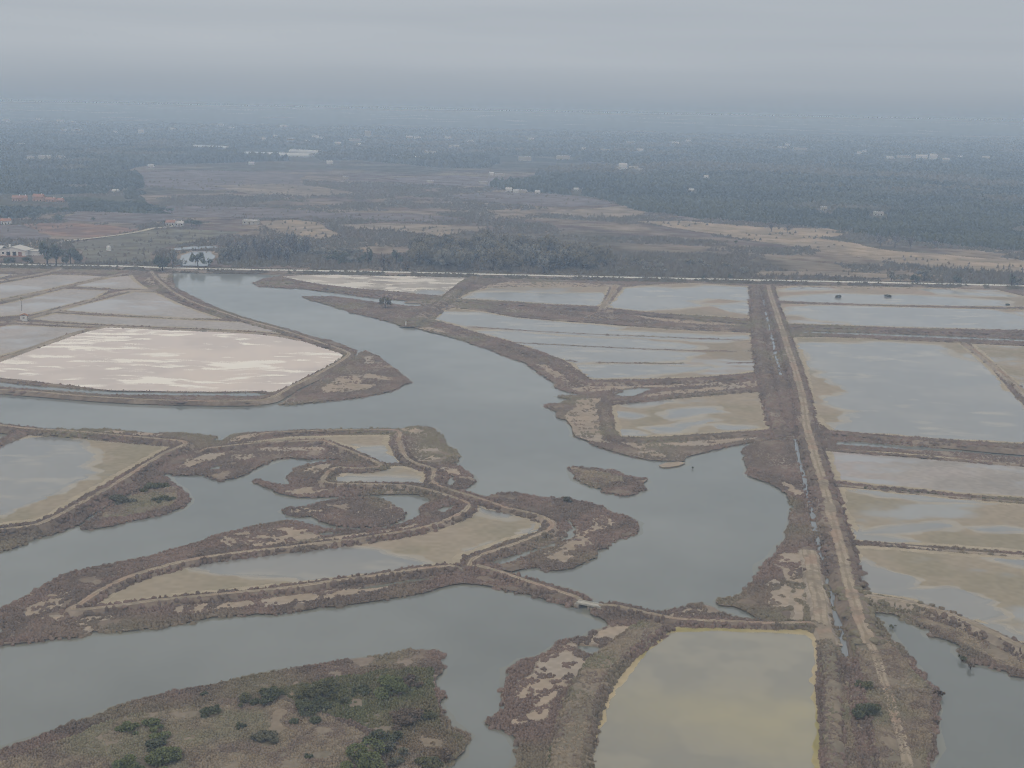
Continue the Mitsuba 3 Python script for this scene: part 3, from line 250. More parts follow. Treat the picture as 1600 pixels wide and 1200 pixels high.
FAINT = '67.5,217.2 66.8,211.5 66.4,206.1 65.3,199.1 64.3,192.1 63.5,186.4 62.4,179.1 61.4,173.1 60.2,167.4 56.7,152.2'
FARPOND = '-199.2,729.1 -205.1,759.7 -204.0,780.1 -192.3,782.0 -184.2,756.5 -178.8,726.2 -178.2,711.6 -192.9,712.3'
FARSTREAM = '-221.0,794.9 -211.0,807.5 -197.8,813.5 -193.3,806.9 -194.4,799.4 -207.4,793.6 -216.6,785.0'
BUSHES = [
  (-58.1, 174.1, 3.64, 1.82, 'green', 'bright green rounded bush nearest the left end of the foreground islet'),
  (-55.0, 175.1, 3.21, 1.93, 'green', 'green bush just right of the bright green rounded bush on the foreground islet'),
  (-52.6, 172.8, 3.6, 2.12, 'green', 'larger green bush overlapping its neighbour in the pair on the foreground islet'),
  (-52.8, 169.3, 3.34, 1.98, 'dark', 'dark green bush directly below the overlapping pair on the foreground islet'),
  (-54.5, 162.6, 4.68, 2.85, 'green', 'yellow green bush cut by the picture bottom at the lower left'),
  (-50.2, 164.2, 6.72, 3.26, 'green', 'broad green bush at the bottom of the foreground islet, below the dark one'),
  (-46.8, 179.9, 3.46, 1.73, 'dark', 'lone dark bush in open heath on the foreground islet, above the reddish patch'),
  (-41.2, 175.8, 1.69, 1.48, 'dark', 'tiny dark bush right of the lone dark bush on the foreground islet'),
  (-42.2, 184.0, 3.51, 1.97, 'heath', 'olive bush at the left end of the line of bushes near the islet centre'),
  (-38.7, 184.8, 5.04, 2.52, 'dark', 'dark bush joined to the olive bush at the left end of the bush line'),
  (-36.3, 172.8, 4.37, 1.66, 'sage', 'dull grey green bush alone in heath right of the tiny dark bush'),
  (-31.5, 180.8, 7.07, 2.57, 'dark', 'long low dark bush in the middle of the foreground islet'),
  (-29.9, 186.0, 8.1, 3.28, 'heath', 'wide yellowish olive bush behind the long low dark bush'),
  (-24.3, 188.5, 3.75, 1.76, 'dark', 'small dark bush between the two wide bushes on the foreground islet'),
  (-19.2, 189.0, 7.05, 3.08, 'green', 'wide mid green bush near the water on the right of the islet'),
  (-15.9, 191.4, 3.56, 2.33, 'brown', 'brownish bush touching the wide mid green bush near the water'),
  (-15.2, 178.7, 6.31, 2.74, 'brown', 'reddish brown bush on the right part of the foreground islet'),
  (-12.8, 180.0, 3.17, 2.11, 'heath', 'olive bush beside the reddish brown bush at the islet edge'),
  (-18.7, 172.1, 5.12, 2.87, 'dark', 'dark bush just above the biggest bush of the foreground islet'),
  (-20.3, 165.7, 8.37, 4.38, 'green', 'biggest dark green bush of the foreground islet, near the picture bottom'),
  (-17.0, 166.9, 5.4, 3.0, 'sage', 'grey green bush grown into the right side of the biggest bush'),
  (-29.2, 167.4, 1.41, 0.91, 'dark', 'tiny dark bush in heath left of the biggest bush'),
  (-49.4, 186.4, 1.34, 1.11, 'dark', 'tiny dark bush by the sandy trail along the islet shore'),
  (-11.2, 165.3, 3.96, 1.78, 'heath', 'olive bush at the bottom right shore of the foreground islet'),
  (-8.5, 167.6, 3.2, 2.4, 'brown', 'brown green bush hanging over the water at the islet corner'),
  (58.5, 183.5, 5.12, 2.89, 'dark', 'dark green bush on the slope beside the double dirt track'),
  (61.0, 193.7, 3.02, 1.63, 'heath', 'olive bush on the track bank above the dark green bush'),
  (-93.8, 285.7, 6.53, 1.96, 'sage', 'dark bush at the foot of the diagonal dyke by the green spur'),
  (-89.2, 295.7, 6.7, 1.51, 'heath', 'dark green bush at the top of the green spur'),
  (-84.2, 286.8, 4.87, 1.3, 'heath', 'fresh green patch bush in the middle of the green spur'),
  (81.6, 205.5, 1.62, 1.37, 'heath', 'olive shrub standing in the corner lagoon at the bank end'),
  (82.0, 202.4, 1.48, 1.48, 'brown', 'lone brown shrub in the water right of the olive shrub'),
  (169.2, 640.3, 2.77, 2.08, 'sage', 'left of two round shrubs standing in the flooded pan by the road'),
  (197.0, 646.0, 3.18, 1.77, 'sage', 'right of two round shrubs standing in the flooded pan by the road'),
  (252.0, 625.1, 2.11, 1.23, 'dark', 'small dark shrub on the right side of the flooded pan'),
  (14.0, 291.3, 2.54, 1.91, 'sage', 'upright grey shrub on the shore above the curved lagoon'),
  (72.8, 191.6, 1.64, 1.87, 'brown', 'brown shrub at the water edge of the corner lagoon'),
  (49.5, 322.8, 0.53, 0.53, 'dark', 'tiny dark shrub in the open river off the sandy shoal'),
  (69.0, 181.6, 1.34, 1.34, 'brown', 'second brown shrub down the corner lagoon shore'),
  (73.3, 219.3, 1.3, 0.52, 'heath', 'small olive clump in the water at the head of the corner lagoon'),
  (92.3, 307.7, 1.46, 0.42, 'dark', 'dark low shrub in the row along the ridge of the right hand pans'),
  (94.5, 307.1, 1.46, 0.42, 'dark', 'dark low shrub in the row along the ridge of the right hand pans'),
  (96.8, 306.5, 1.56, 0.42, 'dark', 'dark low shrub in the row along the ridge of the right hand pans'),
  (98.8, 306.0, 1.56, 0.42, 'dark', 'dark low shrub in the row along the ridge of the right hand pans'),
  (100.8, 305.5, 1.36, 0.42, 'dark', 'dark low shrub in the row along the ridge of the right hand pans'),
  (102.9, 305.0, 1.46, 0.42, 'dark', 'dark low shrub in the row along the ridge of the right hand pans'),
  (104.9, 304.5, 0.83, 0.42, 'dark', 'dark low shrub in the row along the ridge of the right hand pans'),
  (107.7, 303.8, 1.36, 0.42, 'dark', 'dark low shrub in the row along the ridge of the right hand pans'),
  (109.2, 303.4, 1.25, 0.42, 'dark', 'dark low shrub in the row along the ridge of the right hand pans'),
  (111.1, 302.9, 1.25, 0.42, 'dark', 'dark low shrub in the row along the ridge of the right hand pans'),
  (112.7, 302.5, 0.94, 0.42, 'dark', 'dark low shrub in the row along the ridge of the right hand pans'),
  (117.8, 301.2, 0.73, 0.42, 'dark', 'dark low shrub in the row along the ridge of the right hand pans'),
  (120.6, 300.5, 1.26, 0.42, 'dark', 'dark low shrub in the row along the ridge of the right hand pans'),
  (122.7, 299.9, 0.63, 0.42, 'dark', 'dark low shrub in the row along the ridge of the right hand pans'),
]
TREES = [
  (-183.4, 712.9, 10.76, 11.15, 'dark', 'dark spreading tree in front of the bright pond behind the road'),
  (-197.7, 691.2, 11.26, 12.77, 'dark', 'dark tree at the left corner of the river by the road'),
  (-193.6, 697.3, 8.31, 14.36, 'grey', 'thin grey tree behind the dark tree at the river corner'),
  (-178.0, 716.7, 5.01, 5.78, 'dark', 'small dark tree right of the spreading tree at the pond'),
  (-190.1, 703.4, 5.33, 8.37, 'grey', 'slender tree between pond and river corner'),
  (-266.0, 700.6, 13.3, 19.56, 'dark', 'tall dark tree beside the white farmhouse'),
  (-259.2, 695.9, 10.85, 17.06, 'dark', 'tall dark tree right of the tallest one by the farmhouse'),
  (-255.4, 707.9, 13.35, 12.57, 'dark', 'broad dark tree at the right end of the farmhouse trees'),
  (-252.5, 714.2, 7.91, 8.7, 'dark', 'low dark tree on the far right of the farmhouse trees'),
  (-279.8, 707.1, 7.94, 6.35, 'dark', 'low tree in front of the white farmhouse'),
  (-289.9, 705.6, 10.35, 5.97, 'dark', 'low dark shrub tree at the picture edge before the farmhouse'),
  (-86.7, 733.4, 6.17, 13.88, 'dark', 'dark upright tree at the left end of the tree belt'),
  (-74.7, 706.3, 7.42, 13.36, 'rust', 'reddish autumn tree at the left of the tree belt'),
  (-70.5, 738.8, 8.52, 11.62, 'dark', 'dark green tree right of the reddish tree'),
  (-61.4, 705.4, 7.4, 8.88, 'rust', 'small yellowish brown tree near the road in the tree belt'),
  (-60.8, 579.7, 7.34, 7.34, 'olive', 'lone tree standing on the marsh spit in the river'),
  (215.8, 704.1, 6.92, 7.69, 'grey', 'grey leafless tree left of the dark pair by the road'),
  (221.5, 704.9, 4.63, 5.4, 'grey', 'small grey tree beside the road, next to a leafless tree'),
  (226.6, 695.3, 6.11, 7.64, 'dark', 'front tree of the dark pair right of centre by the road'),
  (236.6, 709.6, 10.15, 10.93, 'grey', 'taller back tree of the pair by the road'),
  (251.3, 698.6, 6.98, 7.75, 'dark', 'dark shrubby tree by the road between the pair and the right edge'),
  (255.3, 696.6, 4.65, 6.2, 'grey', 'grey shrub leaning on the dark shrubby tree by the road'),
  (280.1, 692.4, 5.46, 12.47, 'dark', 'upright dark tree by the road near the right picture edge'),
  (283.9, 692.9, 6.25, 7.82, 'grey', 'low grey tree at the right picture edge by the road'),
  (123.4, 701.9, 4.47, 4.1, 'dark', 'small round dark bush at the road above the ditch head'),
  (107.3, 697.0, 3.32, 3.32, 'dark', 'tiny dark bush beside the road over the flooded pan'),
  (159.1, 889.9, 4.71, 3.77, 'dark', 'single dark bush in the straw coloured field'),
  (-314.8, 1053.0, 8.0, 6.85, 'dark', 'leftmost dark bush of the row at the meadow edge'),
  (-304.9, 1048.9, 10.22, 8.52, 'dark', 'second dark bush of the row at the meadow edge'),
  (-296.1, 1044.6, 9.03, 7.9, 'dark', 'third dark bush of the row at the meadow edge'),
  (-289.5, 1046.0, 7.9, 6.77, 'dark', 'rightmost dark bush of the row at the meadow edge'),
  (-387.2, 1274.6, 16.6, 15.21, 'dark', 'tall dark pine at the end of the left wood by the meadow'),
  (-329.1, 967.8, 5.32, 4.25, 'dark', 'single bush in the meadow above the rust coloured field'),
  (-268.3, 948.6, 5.64, 5.13, 'dark', 'dark bush left of the white cottage at the lane end'),
  (-244.6, 938.1, 11.1, 8.57, 'dark', 'rounded tree right of the white cottage at the lane end'),
  (-239.0, 939.2, 7.06, 6.55, 'dark', 'smaller tree behind the rounded tree at the white cottage'),
  (-355.1, 962.4, 16.0, 6.93, 'dark', 'wide dark hedge tree above the rust coloured field'),
  (-396.9, 969.9, 11.99, 11.99, 'dark', 'dark tree left of the orange houses'),
  (-380.9, 957.0, 11.78, 11.78, 'dark', 'dark tree below the orange houses'),
  (-371.3, 959.0, 10.69, 8.56, 'dark', 'dark tree right below the orange houses'),
  (261.9, 887.0, 10.59, 13.48, 'bare', 'pale bare tree at the forest edge, left of three'),
  (271.7, 884.6, 13.49, 15.41, 'bare', 'pale bare tree at the forest edge, middle of three'),
  (282.0, 882.3, 9.64, 12.54, 'bare', 'pale bare tree at the forest edge, right of three'),
  (203.5, 984.9, 10.46, 12.55, 'bare', 'pale bare tree at the left end of the forest front'),
  (214.5, 977.0, 9.36, 10.41, 'bare', 'second pale bare tree at the left end of the forest front'),
  (305.6, 898.5, 7.9, 6.91, 'bare', 'small pale bare tree in front of the dark forest'),
]
HOUSES = [
  (-380.3, 926.1, 6.77, 4.69, 'red', 'small white house with orange roof at the left edge above the farm'),
  (-260.6, 940.0, 7.1, 4.57, 'red', 'white cottage with red roof at the end of the pale lane'),
  (-255.0, 941.1, 6.09, 3.55, 'white', 'low white annex joined to the cottage at the lane end'),
  (-205.9, 966.4, 11.31, 3.08, 'flat', 'long low white building alone in the brown meadow'),
  (-404.4, 1260.5, 6.18, 3.44, 'white', 'white hut at the edge of the left wood'),
  (-453.0, 1131.1, 7.59, 5.7, 'orange', 'leftmost orange house in the left wood'),
  (-447.7, 1132.4, 6.32, 5.69, 'orange', 'second orange house in the left wood'),
  (-434.9, 1135.6, 9.47, 6.95, 'orange', 'biggest orange house in the left wood'),
  (-422.2, 1131.2, 8.78, 4.39, 'orange', 'orange house with low roof right of the biggest one'),
  (-411.7, 1126.3, 3.74, 4.36, 'orange', 'rightmost small orange house in the left wood'),
  (-712.1, 1893.0, 16.77, 6.29, 'flat', 'cream house with flat roof in the left background wood'),
  (-684.4, 1883.2, 11.42, 6.23, 'flat', 'pale house right of the cream house in the left background'),
  (-730.3, 1885.0, 9.43, 5.24, 'flat', 'pale house left of the cream house in the left background'),
  (-984.8, 3304.3, 14.29, 10.72, 'white', 'bright white house far off in the left haze'),
  (-1005.3, 3682.4, 15.82, 7.91, 'white', 'faint white house right of the bright one in the left haze'),
  (-286.2, 1922.7, 9.07, 5.04, 'white', 'white house below the long greenhouses'),
  (-393.7, 2771.3, 13.05, 5.8, 'white', 'white house behind the greenhouses, left of two'),
  (-339.1, 2718.1, 7.1, 5.68, 'white', 'white house behind the greenhouses, right of two'),
  (-7.6, 1379.2, 6.44, 5.01, 'white', 'white house at the edge of the brown plain in the centre'),
  (0.2, 1371.3, 5.69, 3.56, 'white', 'white shed right of the house at the plain edge'),
  (7.2, 1373.2, 9.98, 2.85, 'flat', 'low white building row at the plain edge'),
  (24.0, 1367.8, 4.97, 2.84, 'white', 'small white house right of the low row at the plain edge'),
  (68.6, 1421.1, 3.69, 2.95, 'white', 'tiny white house in front of the dark wood, centre right'),
  (164.8, 1938.3, 12.1, 9.08, 'white', 'tall white villa in the dark wood right of centre'),
  (155.6, 1897.2, 6.91, 4.93, 'flat', 'low wing left of the tall white villa'),
  (180.4, 1925.0, 14.03, 5.01, 'flat', 'long white outbuilding right of the tall villa'),
  (186.9, 1890.3, 6.89, 3.94, 'flat', 'small outbuilding at the end of the villa row'),
  (263.1, 1733.8, 5.46, 3.64, 'white', 'single white house inside the dark right wood'),
  (524.3, 2158.0, 6.91, 4.6, 'orange', 'tiny pinkish house over the right forest'),
  (-33.2, 1696.0, 5.28, 4.4, 'white', 'small white house left of the low pale building, centre background'),
  (-21.7, 1684.6, 12.23, 3.49, 'flat', 'low pale building behind the plain, centre'),
  (-39.3, 1503.2, 9.36, 3.12, 'flat', 'grey flat building between wood and brown plain'),
  (203.5, 1448.1, 3.03, 2.28, 'white', 'tiny pale house low in the right wood'),
  (-507.2, 1739.5, 7.52, 3.76, 'white', 'pale farm house at the near edge of the left wood'),
  (-392.8, 1859.5, 7.88, 3.94, 'white', 'white house right of the low greenhouse end'),
  (298.5, 1205.6, 5.16, 3.87, 'flat', 'pale ruin in the right forest, left one'),
  (337.6, 1157.9, 8.77, 3.76, 'flat', 'pale ruin in the right forest, right one'),
  (-170.1, 2155.1, 6.72, 4.48, 'white', 'small white house in the wood strip behind the plain'),
  (-213.9, 2187.2, 11.39, 4.56, 'flat', 'pale low house left of the small one in the wood strip'),
  (-161.7, 2352.3, 19.55, 6.11, 'flat', 'pale house group building in the middle haze'),
  (-132.1, 2673.9, 22.19, 6.94, 'flat', 'yellowish building in the middle haze'),
  (-395.6, 3350.5, 15.73, 17.48, 'flat', 'tower like pale block far off in the haze'),
  (761.4, 2797.0, 7.51, 6.01, 'white', 'small bright house far off in the right haze'),
  (838.6, 2601.5, 22.66, 8.5, 'white', 'brightest long white block in the far right haze'),
  (854.9, 2578.4, 14.07, 11.26, 'white', 'white block right of the brightest one in the far right haze'),
  (806.5, 2618.0, 28.38, 5.68, 'flat', 'low pale row left of the white blocks in the far haze'),
  (873.9, 2557.1, 12.6, 4.2, 'white', 'low white building right of the white blocks in the far haze'),
  (671.8, 2982.1, 31.67, 6.33, 'flat', 'faint low building in the far right haze'),
  (654.2, 3101.5, 22.99, 4.93, 'flat', 'faint pale row at the left of the far right haze'),
  (296.8, 3285.5, 20.51, 5.13, 'flat', 'faint pale building in the centre haze'),
  (189.2, 2693.3, 22.38, 4.2, 'flat', 'pale low row in the centre haze'),
  (-386.5, 3013.0, 28.32, 6.29, 'flat', 'pale long house behind the greenhouses'),
  (-512.2, 3205.7, 16.82, 6.73, 'white', 'white house left behind the greenhouses'),
  (-612.8, 3194.5, 10.11, 6.74, 'white', 'small white house left of the row behind the greenhouses'),
  (-598.6, 2977.9, 9.44, 6.29, 'white', 'tiny white house above the greenhouse end'),
  (83.7, 2241.1, 23.24, 6.97, 'flat', 'pale greenish building left of the villa, in the wood'),
  (14.7, 2160.7, 20.16, 6.72, 'flat', 'pale building in the wood above the plain, centre'),
  (-939.1, 2372.0, 18.51, 5.29, 'flat', 'pale building row at the left edge haze'),
  (-1175.9, 3366.0, 25.85, 7.39, 'flat', 'cream house row in the left haze'),
  (-1202.0, 3343.4, 14.72, 7.36, 'flat', 'small cream house in the left haze'),
  (-523.9, 2924.3, 18.47, 6.16, 'flat', 'yellowish house in the row behind the greenhouses'),
  (-103.5, 1508.1, 7.84, 2.35, 'flat', 'grey hut on the brown plain edge'),
  (-211.3, 1551.1, 6.5, 2.44, 'flat', 'pale hut on the brown plain'),
  (-1802.7, 4453.8, 24.88, 8.46, 'white', 'tiny white house scattered in the hazy far woodland'),
  (-1770.0, 4666.3, 15.51, 8.79, 'white', 'tiny white house scattered in the hazy far woodland'),
  (-1634.5, 4520.2, 27.38, 8.46, 'white', 'tiny white house scattered in the hazy far woodland'),
  (-1530.6, 4354.3, 16.73, 8.13, 'white', 'tiny white house scattered in the hazy far woodland'),
  (-1032.0, 4395.9, 21.05, 7.95, 'white', 'tiny white house scattered in the hazy far woodland'),
  (-898.1, 3970.1, 16.86, 7.17, 'white', 'tiny white house scattered in the hazy far woodland'),
  (-1057.5, 3316.5, 10.82, 6.13, 'white', 'tiny white house scattered in the hazy far woodland'),
  (-811.2, 4384.0, 25.4, 7.85, 'white', 'tiny white house scattered in the hazy far woodland'),
  (-482.9, 2901.2, 9.14, 5.18, 'white', 'tiny white house scattered in the hazy far woodland'),
  (-485.6, 3108.4, 13.04, 5.54, 'white', 'tiny white house scattered in the hazy far woodland'),
  (-286.2, 3365.1, 17.49, 5.95, 'white', 'tiny white house scattered in the hazy far woodland'),
  (-262.1, 3320.1, 17.25, 5.87, 'white', 'tiny white house scattered in the hazy far woodland'),
  (-184.0, 3374.2, 17.5, 5.95, 'white', 'tiny white house scattered in the hazy far woodland'),
  (-133.2, 2752.7, 14.28, 4.85, 'white', 'tiny white house scattered in the hazy far woodland'),
  (-113.3, 3083.9, 14.39, 5.44, 'white', 'tiny white house scattered in the hazy far woodland'),
  (39.2, 3404.0, 14.11, 6.0, 'white', 'tiny white house scattered in the hazy far woodland'),
  (146.7, 2746.3, 8.55, 4.84, 'white', 'tiny white house scattered in the hazy far woodland'),
  (268.5, 2734.1, 14.23, 4.84, 'white', 'tiny white house scattered in the hazy far woodland'),
  (416.2, 3305.1, 18.98, 5.87, 'white', 'tiny white house scattered in the hazy far woodland'),
  (477.4, 3510.5, 12.85, 6.24, 'white', 'tiny white house scattered in the hazy far woodland'),
  (714.6, 3325.8, 10.57, 5.99, 'white', 'tiny white house scattered in the hazy far woodland'),
  (797.8, 2888.2, 9.31, 5.28, 'white', 'tiny white house scattered in the hazy far woodland'),
  (762.4, 2567.8, 13.88, 4.72, 'white', 'tiny white house scattered in the hazy far woodland'),
  (945.6, 2680.2, 8.83, 5.01, 'white', 'tiny white house scattered in the hazy far woodland'),
  (996.9, 2671.5, 14.77, 5.02, 'white', 'tiny white house scattered in the hazy far woodland'),
]
SHED = (-211.9, 527.7)
FARM = (-303.3, 749.7)
BRIDGE_A = (13.9, 227.1)
BRIDGE_B = (18.0, 225.2)
BLOOM = (36.9, 181.4)
BLOOM2 = (23.9, 184.0)
HOUSE_A = (-626.5, 2440.3)
HOUSE_B = (-553.7, 2409.9)
HOUSE_C = (-468.2, 2176.7)
HOUSE_D = (-351.8, 2150.6)
HOUSE_E = (-415.8, 2318.8)
HOUSE_F = (-357.7, 2287.1)
TANK = (-255.8, 777.6)
POST = (-46.8, 531.1)
POLE = (-222.5, 552.0)
OLIVE_A = (-13.5, 259.7)
OLIVE_B = (-70.6, 230.9)
BELTS = [
  ('-67.0,787.8 -52.1,811.3 -18.4,809.7 19.2,801.6 51.5,786.3 66.8,750.4 59.1,725.7 21.1,714.6 -16.1,712.0 -41.9,711.0 -59.3,719.8', 80, (11, 20), (12, 19), ('olive', 'olive', 'grey')),
  ('-179.8,762.9 -170.0,791.8 -152.7,809.1 -136.4,811.9 -125.7,771.6 -126.6,730.3 -145.1,727.5 -170.7,723.7', 46, (11, 16), (5, 9), ('bare', 'bare', 'grey')),
  ('-127.8,784.8 -99.9,789.3 -87.6,721.4 -112.4,712.0', 14, (5, 9), (7, 11), ('grey', 'dark', 'grey')),
  ('71.9,786.2 118.5,770.6 143.9,735.1 132.0,711.1 91.6,713.6 62.4,720.5', 22, (3, 6), (5, 9), ('grey', 'olive', 'grey')),
]

def P(t): return np.array([q.split(',') for q in t.split()], float)
def dist(x, y): return np.hypot(x, y)

# ---------------------------------------------------------------- materials
def diffuse(name, fn, two=True):
    b = {'type': 'diffuse', 'reflectance': proc(fn) if callable(fn) else {'type': 'rgb', 'value': list(fn)}}
    scene[name] = {'type': 'twosided', 'bsdf': b} if two else b
def c3(*a): return mi.Color3f(*a)
def tri(p, a, b, c, s1, s2, k=0.0):
    n1 = fbm(p.x / s1 + k, p.y / s1 - k, 0.0, 3); n2 = fbm(p.x / s2 - k, p.y / s2 + k, 3.0, 2)
    return mix(mix(a, b, smoothstep(.35, .65, n1)), c, smoothstep(.52, .8, n2)), n1, n2
def scrub_brown(p, n, uv):
    c, a, b = tri(p, (.215, .158, .132), (.165, .130, .108), (.205, .178, .124), 7.0, 21.0)
    return c * (.86 + .28 * noise(p.x * 1.1, p.y * 1.1, p.z * 2.0))
def scrub_grey(p, n, uv):
    c, a, b = tri(p, (.280, .228, .168), (.212, .166, .134), (.220, .200, .136), 2.6, 8.0, 9.0)
    return c * (.85 + .3 * noise(p.x * 1.3, p.y * 1.3, p.z * 2.0))
def soil_brown(p, n, uv):
    c, a, b = tri(p, (.225, .178, .140), (.175, .140, .112), (.29, .235, .185), 4.0, 15.0, 4.0)
    return c * (.85 + .3 * noise(p.x * 1.7, p.y * 1.7, p.z))
def soil_tan(p, n, uv):
    c, a, b = tri(p, (.33, .275, .215), (.255, .212, .168), (.39, .33, .26), 4.0, 13.0, 14.0)
    return c * (.85 + .3 * noise(p.x * 1.5, p.y * 1.5, p.z))
def scrub_green(p, n, uv):
    c, a, b = tri(p, (.175, .162, .098), (.138, .142, .080), (.205, .160, .115), 4.0, 12.0, 19.0)
    return c * (.85 + .3 * noise(p.x * 1.3, p.y * 1.3, p.z * 2.0))
def soil_grass(p, n, uv):
    c, a, b = tri(p, (.250, .205, .156), (.205, .176, .132), (.260, .208, .154), 5.0, 14.0, 24.0)
    return c * (.85 + .3 * noise(p.x * 1.9, p.y * 1.9, p.z))
def sand_fn(p, n, uv):
    c, a, b = tri(p, (.38, .305, .232), (.335, .272, .208), (.36, .305, .248), 5.0, 11.0, 34.0)
    return c * (.9 + .2 * noise(p.x * 1.2, p.y * 1.2))
def path_fn(p, n, uv):
    v = dr.abs(uv.y)                       # 0 in the middle of the track, 1 at its rim
    w = noise(p.x * .5, p.y * .5) * .3
    rut = smoothstep(.12, .34, v + w - .15) * (1 - smoothstep(.78, 1.0, v + w - .1))
    g = fbm(p.x / 6, p.y / 6, 2.0, 3)
    c = mix((.285, .235, .175), (.37, .305, .228), rut * smoothstep(.25, .5, fbm(p.x / 9, p.y / 9, 7.0, 3)))
    return mix(mix(c, (.33, .225, .17), smoothstep(.5, .72, g) * .6), (.24, .20, .155), smoothstep(.55, .75, fbm(p.x / 2.5, p.y / 2.5, 11.0, 3)) * .7) * (.9 + .2 * noise(p.x * 1.6, p.y * 1.6))
def gravel_fn(p, n, uv):
    return c3(.62, .585, .52) * (.82 + .3 * fbm(p.x / 5, p.y / 5, 0.0, 3))
for k, f in dict(scrub_brown=scrub_brown, scrub_grey=scrub_grey, scrub_green=scrub_green, soil_brown=soil_brown, soil_tan=soil_tan, soil_grass=soil_grass, sand=sand_fn, path=path_fn, gravel=gravel_fn).items(): diffuse(k + '_mat', f)

def wet(name, dry, wetc, s, lo, hi, k, rough=.22):
    "mud with a film of water standing in its hollows: a matt part and a glossy part, by a fine relief"
    def weight(p, n, uv):
        f = fbm(p.x / (s * 2.2) + k, p.y / s - k, 5.0, 4); g = fbm(p.x / (s * .35) - k, p.y / (s * .22), 1.0, 2)
        return smoothstep(lo, hi, f * .8 + g * .2)
    def drycol(p, n, uv):
        c, a, b = tri(p, dry[0], dry[1], dry[2], s * .8, s * 2.1, k + 3)
        return c * (.92 + .16 * noise(p.x * .9, p.y * .9))
    scene[name] = {'type': 'twosided', 'bsdf': {'type': 'blendbsdf', 'weight': proc(weight), 'a': {'type': 'diffuse', 'reflectance': proc(drycol)},
        'b': {'type': 'principled', 'base_color': {'type': 'rgb', 'value': list(wetc)}, 'roughness': rough, 'specular': .5}}}
wet('mud_olive_mat', ((.342, .288, .215), (.302, .262, .190), (.360, .298, .226)), (.25, .245, .225), 16, .56, .76, 2.0)
wet('mud_brown_mat', ((.350, .288, .220), (.312, .262, .198), (.365, .290, .226)), (.26, .25, .235), 18, .50, .70, 7.0)
wet('mud_grey_mat', ((.405, .365, .335), (.365, .332, .305), (.425, .378, .35)), (.31, .29, .275), 20, .46, .72, 12.0)
wet('mud_streak_mat', ((.37, .335, .300), (.325, .295, .265), (.39, .345, .32)), (.28, .27, .265), 11, .42, .64, 31.0)
diffuse('rim_mat', lambda p, n, uv: mix((.43, .365, .27), (.35, .295, .21), fbm(p.x / 4, p.y / 4, 2.0, 3)) * (.9 + .2 * noise(p.x, p.y)))
wet('mud_cream_mat', ((.42, .345, .19), (.31, .27, .125), (.44, .36, .23)), (.25, .25, .19), 9, .70, .85, 17.0)
def salt_fn(p, n, uv):
    w = fbm(p.x / 26, p.y / 26, 3.0, 2) * 10
    f = fbm(p.x / 36 + w * .09, p.y / 19 + w * .2, 0.0, 4); g = fbm(p.x / 9 + w * .12, p.y / 3.4 + w * .3, 6.0, 4)
    salt = smoothstep(.512, .625, f * .5 + g * .5)
    c, a, b = tri(p, (.56, .488, .442), (.515, .45, .408), (.59, .51, .45), 14.0, 33.0, 3.0)
    return mix(c, (.74, .69, .615), salt)
scene['salt_mat'] = {'type': 'twosided', 'bsdf': {'type': 'principled', 'base_color': proc(salt_fn), 'roughness': .6, 'specular': .2}}
def pale_salt_fn(p, n, uv):
    f = fbm(p.x / 12, p.y / 7, 0.0, 4); c, a, b = tri(p, (.44, .40, .35), (.36, .32, .28), (.48, .43, .38), 9.0, 20.0, 3.0)
    return mix(c, (.66, .61, .54), smoothstep(.48, .62, f))
diffuse('pale_salt_mat', pale_salt_fn)

def water(name, fn, rough, bump=None):
    b = {'type': 'principled', 'base_color': proc(fn) if callable(fn) else {'type': 'rgb', 'value': list(fn)}, 'roughness': rough, 'specular': .5}
    scene[name] = {'type': 'twosided', 'bsdf': b}
def river_fn(p, n, uv):
    f = fbm(p.x / 60, p.y / 60, 0.0, 3); g = fbm(p.x / 9, p.y / 9, 4.0, 2)
    return mix((.142, .149, .136), (.184, .190, .174), smoothstep(.3, .7, f)) * (.94 + .12 * g)
def pool_fn(p, n, uv):
    f = fbm(p.x / 22, p.y / 22, 0.0, 4)
    mud = smoothstep(.57, .82, fbm(p.x / 13, p.y / 7, 5.0, 4))      # the bed showing through where it is shallow
    return mix(mix((.190, .186, .172), (.225, .214, .190), smoothstep(.35, .7, f)), (.275, .250, .205), mud)
def bloom_pool_fn(p, n, uv):
    w = (fbm(p.x / 14, p.y / 14, 1.0, 3) - .5) * 20
    d1 = dr.sqrt(dr.square((p.x - BLOOM[0] + w) / 26) + dr.square((p.y - BLOOM[1] + w) / 13))
    f = fbm(p.x / 6, p.y / 6, 2.0, 3)
    c = mix((.230, .212, .166), (.262, .238, .180), smoothstep(.35, .65, f))
    return mix(c, (.328, .286, .168), (1 - smoothstep(.1, 1.45, d1)) * (.6 + .4 * f))
for _q, (_c, _r) in enumerate((((.315, .275, .212), .5), ((.265, .238, .195), .34), ((.215, .205, .180), .22))):
    water('wet_mud_mat_%d' % _q, lambda p, n, uv, c=_c: c3(*c) * (.9 + .2 * fbm(p.x / 5, p.y / 5, 0.0, 3)), _r)
water('shallow_mat', lambda p, n, uv: mix((.158, .160, .134), (.182, .178, .146), fbm(p.x / 8, p.y / 8, 0.0, 3)), .12)
water('shallow_mat_1', lambda p, n, uv: mix((.158, .160, .134), (.176, .174, .144), fbm(p.x / 8, p.y / 8, 0.0, 3)), .11)
water('river_mat', river_fn, .10); water('pool_mat', pool_fn, .14); water('bloom_pool_mat', bloom_pool_fn, .16); water('ditch_mat', (.17, .18, .18), .10)

